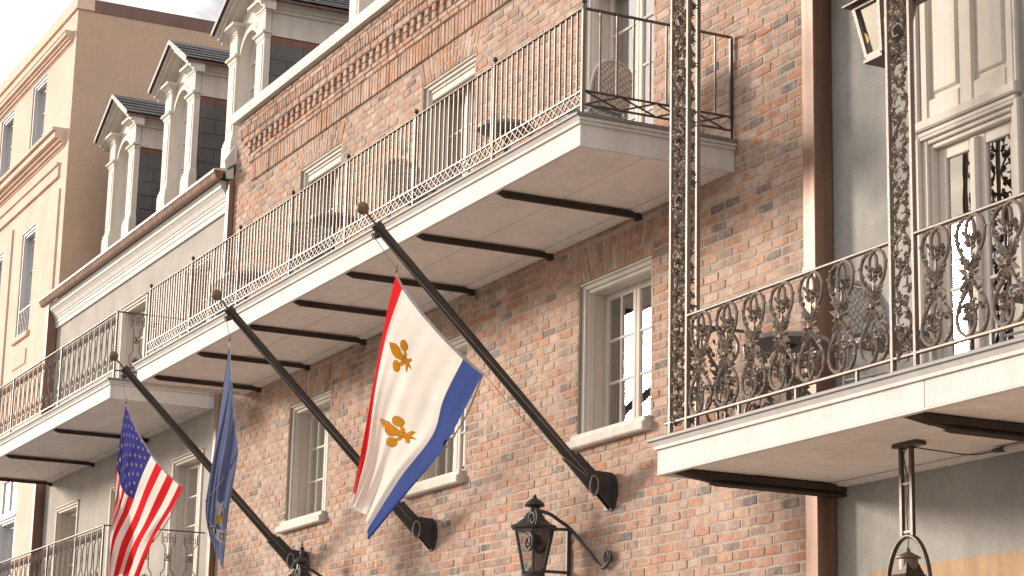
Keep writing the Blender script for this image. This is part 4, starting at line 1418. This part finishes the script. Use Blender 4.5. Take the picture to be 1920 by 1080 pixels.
# ---- white flag with red and blue bands
S = cloth('city', -2.59, [(.05,1.5,.25,.6,1.1),(.030,2.6,-.4,1.9,1.3),(.018,4.4,.8,.2,.8),(.010,8.5,.5,1.0,.6)])
fl = thing('flag', S(0,0), 'white flag with gold fleurs-de-lis, red edge and wide blue band', 'flag', 'flags hung from the angled poles')
patch(S, 0, .19, 0, 1, 10, 60).build('red_band', M['flag_red'], fl, smooth=True)
patch(S, .19, .79, 0, 1, 44, 60).build('white_field', M['flag_white'], fl, smooth=True)
patch(S, .79, 1, 0, 1, 14, 60).build('blue_band', M['flag_blue'], fl, smooth=True)
b = MB(); 
for off in (.004, -.004): patch(S, 0, 1, -.0, .028, 40, 2, off, b)
b.build('heading', M['flag_head'], fl, smooth=True)
def fleur(cu, cv, su, sv):
    """outline pieces in flag coordinates; the head points to u=0"""
    b = MB(); k = MB()
    def T(x, y, g=1.0): return (cu - y*su*g, cv + x*sv*g)
    petal = [(0,1.22),(.13,.98),(.27,.70),(.29,.42),(.18,.16),(.10,-.02),(-.10,-.02),(-.18,.16),(-.29,.42),(-.27,.70),(-.13,.98)]
    lobe = [(.58+.25*math.cos(2*PI*q/14), .22+.25*math.sin(2*PI*q/14)) for q in range(14)]
    neck = [(.06,-.02),(.20,.06),(.36,.10),(.42,-.02),(.30,-.14),(.08,-.16)]
    foot = [(0,-.04),(.15,-.10),(.16,-.26),(.34,-.36),(.36,-.50),(.20,-.46),(.09,-.40),(0,-.70),(-.09,-.40),(-.20,-.46),(-.36,-.50),(-.34,-.36),(-.16,-.26),(-.15,-.10)]
    shapes = [(petal,(0,.45)),(lobe,(.58,.22)),([(-x,y) for x,y in lobe][::-1],(-.58,.22)),(neck,(.22,-.03)),([(-x,y) for x,y in neck][::-1],(-.22,-.03)),(foot,(0,-.28))]
    for off in (.0045, -.0045):
        for pts, c in shapes: fan(S, T(*c), [T(x,y) for x,y in pts], off, b)
    for pts, c in (shapes[0], shapes[1], shapes[2], shapes[5]):
        k.tube([S(*T(x,y), .0045) for x,y in pts+[pts[0]]], .0014, 4)
    o = b.build('fleur_de_lis', M['flag_gold'], fl)
    k.build('fleur_outline', M['flag_brown'], o)
fleur(.43, .27, .135, .088)
fleur(.585, .56, .165, .088)
b = MB(); fan(S, (.955,.47), [(.955+.035*math.cos(a*PI/6), .47+.018*math.sin(a*PI/6)) for a in range(12)], .005, b); b.build('corner_patch', M['flag_dark'], fl)

# ---- stars and stripes
S = cloth('us', -8.98, [(.03,1.6,.35,.2,1.0),(.035,2.6,-.9,1.1,.8),(.020,4.6,1.4,.5,.7),(.008,8.5,.4,.0,.6)])
fu = thing('flag', S(0,0), 'red and white striped flag with blue star canton, hanging at the lower left', 'flag', 'flags hung from the angled poles')
patch(S, 0, 7/13, 0, .42, 24, 26).build('canton', M['flag_navy'], fu, smooth=True)
for k in range(13):
    v0 = .42 if k < 7 else 0.0
    patch(S, k/13, (k+1)/13, v0, 1, 4, 46).build('stripe', M['flag_red'] if k % 2 == 0 else M['flag_white'], fu, smooth=True)
b = MB()
for off in (.0035, -.0035):
    for r in range(9):
        nst = 6 if r % 2 == 0 else 5
        for q in range(nst):
            cu = (7/13)*(r+1)/10; cv = .42*((2*q+1) if r % 2 == 0 else (2*q+2))/12
            pts = []
            for a in range(10):
                rr = 1.0 if a % 2 == 0 else .42
                an = PI*a/5
                pts.append((cu-.021*rr*math.cos(an), cv+.0165*rr*math.sin(an)))
            fan(S, (cu,cv), pts, off, b)
tag(b.build('stars', M['flag_white'], fu), kind='stuff')
b = MB()
for off in (.004, -.004): patch(S, 0, 1, 0, .028, 40, 2, off, b)
b.build('heading', M['flag_head'], fu, smooth=True)

# ---- folded blue state flag
S = cloth('state', -5.87, [(.055,1.4,.35,.4,.55),(.035,3.2,-.3,1.4,.6),(.016,6.1,.6,.3,.5),(.010,9.0,.2,.7,.5)])
fs = thing('flag', S(0,0), 'dark blue flag hanging in narrow folds with a white lettered ribbon', 'flag', 'flags hung from the angled poles')
patch(S, 0, 1, 0, 1, 60, 60).build('field', M['flag_state'], fs, smooth=True)
b = MB()
for off in (.004, -.004): patch(S, 0, 1, 0, .045, 40, 2, off, b)
b.build('heading', M['flag_head'], fs, smooth=True)
rb = patch(S, .18, .97, .80, .872, 40, 4, .004).build('ribbon', M['flag_white'], fs, smooth=True)
b = MB()
def stroke(pts): b.tube([S(u, v, .008) for u, v in pts], .0045, 4)
def letter(ch, cu, cv, h, w):
    if ch in 'CO':
        a0, a1 = (.6, 2*PI-.6) if ch == 'C' else (0, 2*PI)
        stroke([(cu+w*.5*math.cos(a0+(a1-a0)*k/12), cv+h*.5*math.sin(a0+(a1-a0)*k/12)) for k in range(13)])
    else:
        stroke([(cu+w*.45, cv-h*.5),(cu-w*.45, cv-h*.5),(cu-w*.45, cv+h*.5),(cu+w*.45, cv+h*.5)]); stroke([(cu-w*.45, cv),(cu+w*.3, cv)])
for ch, cu in (('C',.30),('O',.44),('C',.70),('E',.83)): letter(ch, cu, .836, .040, .085)
b.build('lettering', M['flag_dark'], rb)
b = MB(); fan(S, (.62,.70), [(.62+.20*math.cos(a*PI/9)*(1+.25*math.sin(a*2.3)), .70+.075*math.sin(a*PI/9)*(1+.2*math.cos(a*3.1))) for a in range(18)], .004, b)
pe = b.build('emblem', M['flag_white'], fs)
b = MB(); fan(S, (.62,.735), [(.62+.13*math.cos(a*PI/6)*(1+.3*math.sin(a*2.9)), .738+.030*math.sin(a*PI/6)) for a in range(12)], .006, b)
b.build('emblem_nest', M['flag_gold'], pe)

# ---- halyards
def rope(pole, pts, r=.0028):
    t_, base, tip = FP[pole]
    b = MB(); b.tube(spline(pts, 5), r, 5); b.build('halyard', M['rope'], t_, smooth=True)
for key in ('city', 'state', 'us'):
    t_, base, tip = FP[key]
    px = base.x
    h0 = Vector((px, *NET[key][0][0][:2])); h1 = Vector((px, *NET[key][0][-1][:2]))
    tr = tip-PD*.025+Vector((0,-.05,-.06))
    cl_ = base+PD*.18+Vector((.065,0,-.03))
    rope(key, [tr, h0+Vector((0,0,.03))])
    if key == 'city': rope(key, [h1, (h1*.5+cl_*.5)+Vector((0,-.01,-.05)), cl_])
    rope(key, [tr+PD*.0+Vector((.02,.03,.02)), (tr+cl_)*.5+Vector((.03,.02,.0)), cl_+Vector((.0,0,.02))])
    # slack line from the lower hoist corner to the free corner, and the coil on the cleat
    kc = {'city':(2,4), 'state':(3,0), 'us':(3,4)}[key]
    q = Vector((px+.012, *NET[key][kc[0]][kc[1]][:2]))
    rope(key, [h1, (h1+q)*.5+Vector((.01,.02,-.02)), q], .006)
    b = MB(); c0 = cl_+Vector((.008,.05,-.06))
    b.tube([c0+Vector((.004*math.sin(3*a),.035*math.cos(a),.075*math.sin(a))) for a in [2*PI*k/16 for k in range(17)]], .006, 5)
    b.build('rope_coil', M['rope'], t_, smooth=True)
    b = MB(); b.ball(h0+Vector((0,0,.02)), .016, 8); b.tube([h0+Vector((0,0,.0)), h0+Vector((0,0,.06))], .009, 6); b.build('snap_hook', M['rope'], t_, smooth=True)

# ================================================================== wall lanterns
def spiral(c, r, turns, ax, az, start=0, n=26, grow=.18):
    c = Vector(c); ax = Vector(ax); az = Vector(az)
    pts = []
    for k in range(n+1):
        f = k/n; a = start+turns*2*PI*f; rr = r*(grow+(1-grow)*f)
        pts.append(c+ax*(rr*math.cos(a))+az*(rr*math.sin(a)))
    return pts
def wall_lantern(cx, cz, label, pointed):
    """cz: height of the roof rim"""
    cy = -.30
    t_ = thing('wall_lantern', (cx, 0, cz), label, 'lantern', 'black gas lanterns on the brick wall')
    n = 6; rt, rbm = .165, .088; zb = cz-.345
    rot = PI/6
    P = lambda r, k, z: Vector((cx+r*math.cos(2*PI*k/n+rot), cy+r*math.sin(2*PI*k/n+rot), z))
    b = MB()
    for k in range(n): b.bar(P(rt,k,cz), P(rbm,k,zb), .016)
    for r, z in ((rt,cz-.01),(rbm,zb)):
        for k in range(n): b.bar(P(r,k,z), P(r,k+1,z), .018)
    fr = b.build('frame', M['black'], t_)
    for k in range(n):
        p = MB(); q = [P(rbm-.004,k,zb), P(rbm-.004,k+1,zb), P(rt-.004,k+1,cz-.01), P(rt-.004,k,cz-.01)]
        p.add(q, [(0,1,2,3)]); p.build('pane', M['lampglass'], t_)
    b = MB(); b.lathe([(rt+.035,cz-.004),(rt+.038,cz+.012),(rt-.01,cz+.03),(.095,cz+.075),(.070,cz+.115),(.050,cz+.125)], (cx,cy,0), 6, rot=rot); b.build('roof', M['black'], t_)
    b = MB(); b.lathe([(.046,cz+.120),(.042,cz+.165),(.070,cz+.172),(.082,cz+.182),(.072,cz+.200),(.045,cz+.222),(.018,cz+.238),(.012,cz+.256),(.004,cz+.268)], (cx,cy,0), 14); b.build('cowl', M['black'], t_, smooth=45)
    if pointed:
        b = MB(); b.lathe([(.010,cz+.250),(.020,cz+.262),(.016,cz+.285),(.026,cz+.315),(.028,cz+.322),(.012,cz+.328),(.008,cz+.37),(.002,cz+.385)], (cx,cy,0), 10); b.build('finial', M['black'], t_, smooth=45)
    b = MB(); b.lathe([(.088,zb-.01),(.10,zb-.03),(.075,zb-.06),(.035,zb-.10),(.02,zb-.15),(.03,zb-.17),(.004,zb-.20)], (cx,cy,0), 12); b.build('pan', M['black'], t_, smooth=45)
    b = MB(); b.lathe([(.045,zb),(.045,zb+.02),(.02,zb+.055),(.008,zb+.07),(.005,zb+.13),(.001,zb+.15)], (cx,cy,0), 10); b.build('burner', M['iron'], t_, smooth=45)
    # wall bar, arms, scrolls
    b = MB(); b.bev(cx+.01, cx+.045, -.03, .002, cz-.62, cz+.02, .006)
    b.bar((cx+.027,-.02,zb+.02), (cx+.01,cy+.08,zb+.02), .022)
    b.build('wall_bar', M['black'], t_)
    X_ = Vector((1,0,0)); Zv = Vector((0,0,1))
    b = MB()
    end = Vector((cx+.70,-.035,cz-.26)); e2 = Vector((cx+.19,cy+.02,cz+.075))
    arm = spline([e2+Vector((-.03,-.10,.05)), e2+Vector((.02,.0,.02)), (cx+.22,cy+.10,cz+.05), (cx+.24,-.10,cz-.02), (cx+.44,-.05,cz-.20), (cx+.62,-.035,cz-.335), (cx+.735,-.035,cz-.30), end+Vector((.055,0,.0))], 6)
    b.tube(arm, .014, 8)
    b.tube(spiral(end, .062, 1.7, X_, Zv, -1.6*2*PI), .011, 7)
    b.tube(spiral(e2+Vector((-.06,-.10,-.02)), .085, 1.8, X_, Zv, .9-1.8*2*PI), .011, 7)
    b.tube(spline([(cx+.24,-.10,cz-.02),(cx+.21,cy+.06,cz-.02),(cx+.19,cy-.06,cz-.03),(cx+.12,cy-.12,cz-.055)], 5), .012, 7)
    b.tube(spiral((cx+.15,cy-.12,cz-.13), .080, 1.8, X_, Zv, 2.0-1.8*2*PI), .011, 7)
    b.tube(spline([(cx-.12,cy-.02,cz+.02),(cx-.13,cy,cz+.07),(cx-.09,cy,cz+.09)], 5), .008, 6)
    b.build('scroll_arm', M['black'], t_, smooth=True)
    return t_
wall_lantern(-3.30, 3.735, 'black six-sided wall lantern with scrolled arm, under the right brick-wall window', False)
wall_lantern(-8.33, 3.735, 'black wall lantern with spiked top, only its cap showing at the bottom edge', True)

# ================================================================== lanterns of the right-hand gallery
def square_lantern(t_, cx, cy, zt, h, a, bt, roof_h, roof_e):
    c = [(-1,-1),(1,-1),(1,1),(-1,1)]
    P = lambda r, k, z: Vector((cx+r*c[k%4][0], cy+r*c[k%4][1], z))
    b = MB()
    for k in range(4): b.bar(P(a,k,zt), P(bt,k,zt-h), .026)
    for r, z, w in ((a,zt,.024),(bt,zt-h,.030)):
        for k in range(4): b.bar(P(r,k,z), P(r,k+1,z), w)
    b.build('frame', M['iron_tan'], t_)
    # inner glazing frames
    for k in range(4):
        q = [P(bt-.012,k,zt-h+.012), P(bt-.012,k+1,zt-h+.012), P(a-.012,k+1,zt-.012), P(a-.012,k,zt-.012)]
        p = MB(); p.add(q, [(0,1,2,3)]); p.build('pane', M['lampglass'], t_)
    b = MB(); b.box(cx-bt-.02, cx+bt+.02, cy-bt-.02, cy+bt+.02, zt-h-.035, zt-h-.016); b.build('base_plate', M['iron'], t_)
    b = MB()
    pr = [(a+roof_e, zt+.012), (a+roof_e, zt+.022), (a*.42, zt+roof_h), (a*.3, zt+roof_h+.05), (.03, zt+roof_h+.09)]
    b.lathe([(r*1.41421, z) for r, z in pr], (cx,cy,0), 4, rot=PI/4); b.build('roof', M['iron'], t_)
    b = MB(); b.lathe([(.030,zt-h-.01),(.030,zt-h+.02),(.012,zt-h+.03),(.012,zt-h+.16),(.004,zt-h+.165)], (cx,cy,0), 10); b.build('candle_tube', M['pipe'], t_, smooth=45)
    b = MB(); b.lathe([(.002,zt-h+.166),(.011,zt-h+.185),(.012,zt-h+.205),(.002,zt-h+.245)], (cx,cy,0), 10); b.build('flame', M['flame'], t_, smooth=True)
lt = thing('hanging_lantern', (1.80,-.62,5.95), 'brown four-sided glass lantern hanging in front of the tall panelled door', 'lantern')
square_lantern(lt, 1.805, -.62, 6.30, .312, .125, .072, .16, .055)
b = MB(); b.tube([(1.80,-.62,6.52),(1.80,-.62,7.45)], .010, 6); b.build('hanger_rod', M['iron'], lt)

pl = thing('hanging_lantern', (1.95,-.63,2.5), 'pendant lantern on a long iron yoke under the right-hand gallery, cut off below', 'lantern')
b = MB(); b.box(1.86, 2.09, -.665, -.595, 3.632, 3.652); b.build('ceiling_plate', M['iron'], pl)
for dx in (-.048, .048):
    b = MB(); b.box(1.95+dx-.011, 1.95+dx+.011, -.641, -.619, 3.13, 3.631); b.build('yoke_bar', M['iron'], pl)
b = MB()
for z in (3.42, 3.15): b.box(1.95-.036, 1.95+.036, -.636, -.624, z, z+.014)
b.build('yoke_tie', M['iron'], pl)
b = MB()
ring = [(1.95+.195*math.sin(a), -.63, 2.83+.305*math.cos(a)) for a in [-PI*.5+PI*k/24 for k in range(25)]]
ring = [(1.95-.195,-.63,2.55)] + ring + [(1.95+.195,-.63,2.55)]
b.tube(ring, .015, 8); b.build('yoke_hoop', M['iron'], pl, smooth=True)
b = MB(); b.lathe([(.055,2.925),(.055,3.005),(.072,3.010),(.070,3.018),(.022,3.042),(.012,3.048),(.014,3.06),(.002,3.07)], (1.95,-.63,0), 14); b.build('vent_cap', M['iron_tan'], pl, smooth=45)
square_lantern(pl, 1.95, -.63, 2.80, .36, .15, .095, .12, .03)
b = MB()
b.tube(spline([(1.95,-.63,3.07),(1.955,-.632,3.14),(1.94,-.628,3.3),(1.965,-.630,3.42),(1.93,-.632,3.58),(1.955,-.63,3.625)],5), .004, 5)
b.tube(spline([(1.90,-.63,3.60),(1.97,-.63,3.63),(2.06,-.52,3.61),(2.10,-.30,3.60),(2.12,-.16,3.63)],5), .004, 5)
b.build('cable', M['iron'], pl, smooth=True)
cd = thing('conduit', (2.1,-.14,3.63), 'white conduit pipe along the wall edge of the right-hand gallery ceiling', 'pipe')
b = MB(); b.tube([(2.20,-.14,3.636),(8.5,-.14,3.636)], .016, 8); b.build('pipe', M['pipe'], cd, smooth=50)
b = MB(); b.tube([(2.11,-.145,3.636),(2.16,-.145,3.634),(2.205,-.14,3.636)], .013, 7, r2=.019); b.build('junction', M['iron'], cd, smooth=True)

# ================================================================== furniture
def weave_mat():
    mt, t, b = newmat('woven_cane')
    p = worldpos(t)
    v = t.nodes.new('ShaderNodeTexChecker'); v.inputs['Scale'].default_value = 46
    v.inputs['Color1'].default_value = (.62,.59,.54,1); v.inputs['Color2'].default_value = (.30,.285,.265,1)
    t.links.new(p, v.inputs['Vector'])
    t.links.new(v.outputs['Color'], b.inputs['Base Color'])
    b.inputs['Roughness'].default_value = .65
    bump(t, b, v.outputs['Color'], .5, .004)
    return mt
M['weave'] = weave_mat()
def bistro_chair(label, loc, rot, group):
    """seat .36 high, faces local +x"""
    t_ = thing('bistro_chair', (0,0,0), label, 'chair', group)
    sw = .19
    b = MB(); b.ext([(-.19,-.17),(-.15,-.19),(.17,-.19),(.20,-.12),(.20,.12),(.17,.19),(-.15,.19),(-.19,.17)], 'z', .345, .375); b.build('seat', M['weave'], t_)
    b = MB(); b.ext([(-.17,-.15),(.15,-.16),(.18,-.11),(.18,.11),(.15,.16),(-.17,.15)], 'z', .377, .412); b.build('cushion', M['cushion'], t_)
    for sy in (1, -1):
        b = MB(); b.tube([(.17,sy*.165,.36),(.19,sy*.18,0)], .014, 6); b.build('leg', M['wicker'], t_)
        b = MB(); b.tube([(-.17,sy*.165,.36),(-.21,sy*.18,0)], .014, 6); b.build('leg', M['wicker'], t_)
    fr_ = [(-.17,-.18,.36),(-.20,-.20,.52),(-.235,-.19,.66),(-.255,-.12,.735),(-.262,0,.755),(-.255,.12,.735),(-.235,.19,.66),(-.20,.20,.52),(-.17,.18,.36)]
    b = MB(); b.tube(spline(fr_, 5), .017, 7); b.build('back_frame', M['wicker'], t_, smooth=True)
    b = MB()
    vs_ = []; rows = 8
    for j in range(rows+1):
        z = .41+.325*j/rows
        hwid = .195 if z < .62 else .195*math.sqrt(max(.05, 1-((z-.62)/.14)**2))
        for i in range(7):
            u = -1+2*i/6
            vs_.append((-.175-(z-.36)*.215-.018*(1-u*u), u*hwid, z))
    nv = len(vs_); vs_ += [(x-.010, y, z) for x, y, z in vs_]
    fs_ = []
    for j in range(rows):
        for i in range(6):
            a = j*7+i
            fs_ += [(a,a+1,a+8,a+7),(nv+a+7,nv+a+8,nv+a+1,nv+a)]
    b.add(vs_, fs_); b.build('backrest', M['weave'], t_, smooth=True)
    b = MB()
    for sy in (1,-1): b.tube([(.175,sy*.17,.15),(-.195,sy*.175,.15)], .008, 5)
    b.tube([(0,-.17,.15),(0,.17,.15)], .008, 5); b.build('stretcher', M['wicker'], t_)
    t_.location = loc; t_.rotation_euler = (0,0,rot)
    return t_
def dup_chair(src, label, loc, rot, group):
    c = copy_tree(src); c['label'] = label; c['group'] = group; c.location = loc; c.rotation_euler = (0,0,rot); return c
gB = 'woven chairs on the right-hand gallery'; gA = 'woven chairs on the long balcony'
ch0 = bistro_chair('grey woven chair with blue cushion behind the vine railing, near the door', (3.35,-.74,zdB), PI*1.02, gB)
dup_chair(ch0, 'grey woven chair with blue cushion on the gallery, nearer the copper downspout', (1.95,-.72,zdB), .15, gB)
dup_chair(ch0, 'woven chair at the near end of the long balcony, by the corner railing', (-1.95,-.58,zdA), PI*1.1, gA)
dup_chair(ch0, 'woven chair on the long balcony beside the table, behind the balusters before the middle door', (-4.6,-.80,zdA), .2, gA)
dup_chair(ch0, 'woven chair on the long balcony near its middle table', (-6.95,-.80,zdA), .1, gA)
dup_chair(ch0, 'woven chair toward the far left end of the long balcony', (-9.6,-.75,zdA), -.3, gA)
def bistro_table(label, loc, r, h, group=None):
    t_ = thing('bistro_table', loc, label, 'table', group)
    x, y, z = loc
    b = MB(); b.lathe([(r-.01,h-.035),(r,h-.03),(r,h-.004),(r-.006,h)], (x,y,z), 28); b.build('tabletop', M['tabletop'], t_, smooth=45)
    b = MB(); b.lathe([(.03,.03),(.02,.06),(.02,h-.06),(.06,h-.036)], (x,y,z), 10); b.build('pedestal', M['iron'], t_, smooth=45)
    for k in range(3):
        a = 2*PI*k/3+.4
        b = MB(); b.tube(spline([(x,y,z+.10),(x+.10*math.cos(a),y+.10*math.sin(a),z+.07),(x+.19*math.cos(a),y+.19*math.sin(a),z+.008)],4), .012, 6); b.build('foot', M['iron'], t_, smooth=True)
    return t_
bistro_table('round stone-topped table behind the lacy railing in front of the brick wall', (.90,-.72,zdB), .25, .57)
bistro_table('round table on the long balcony, between the right door and the middle door', (-2.98,-.78,zdA), .23, .56, 'tables on the long balcony')
bistro_table('round table at the middle of the long balcony', (-6.25,-.92,zdA), .22, .56, 'tables on the long balcony')
bistro_table('round table at the far left end of the long balcony', (-8.8,-.85,zdA), .22, .56, 'tables on the long balcony')
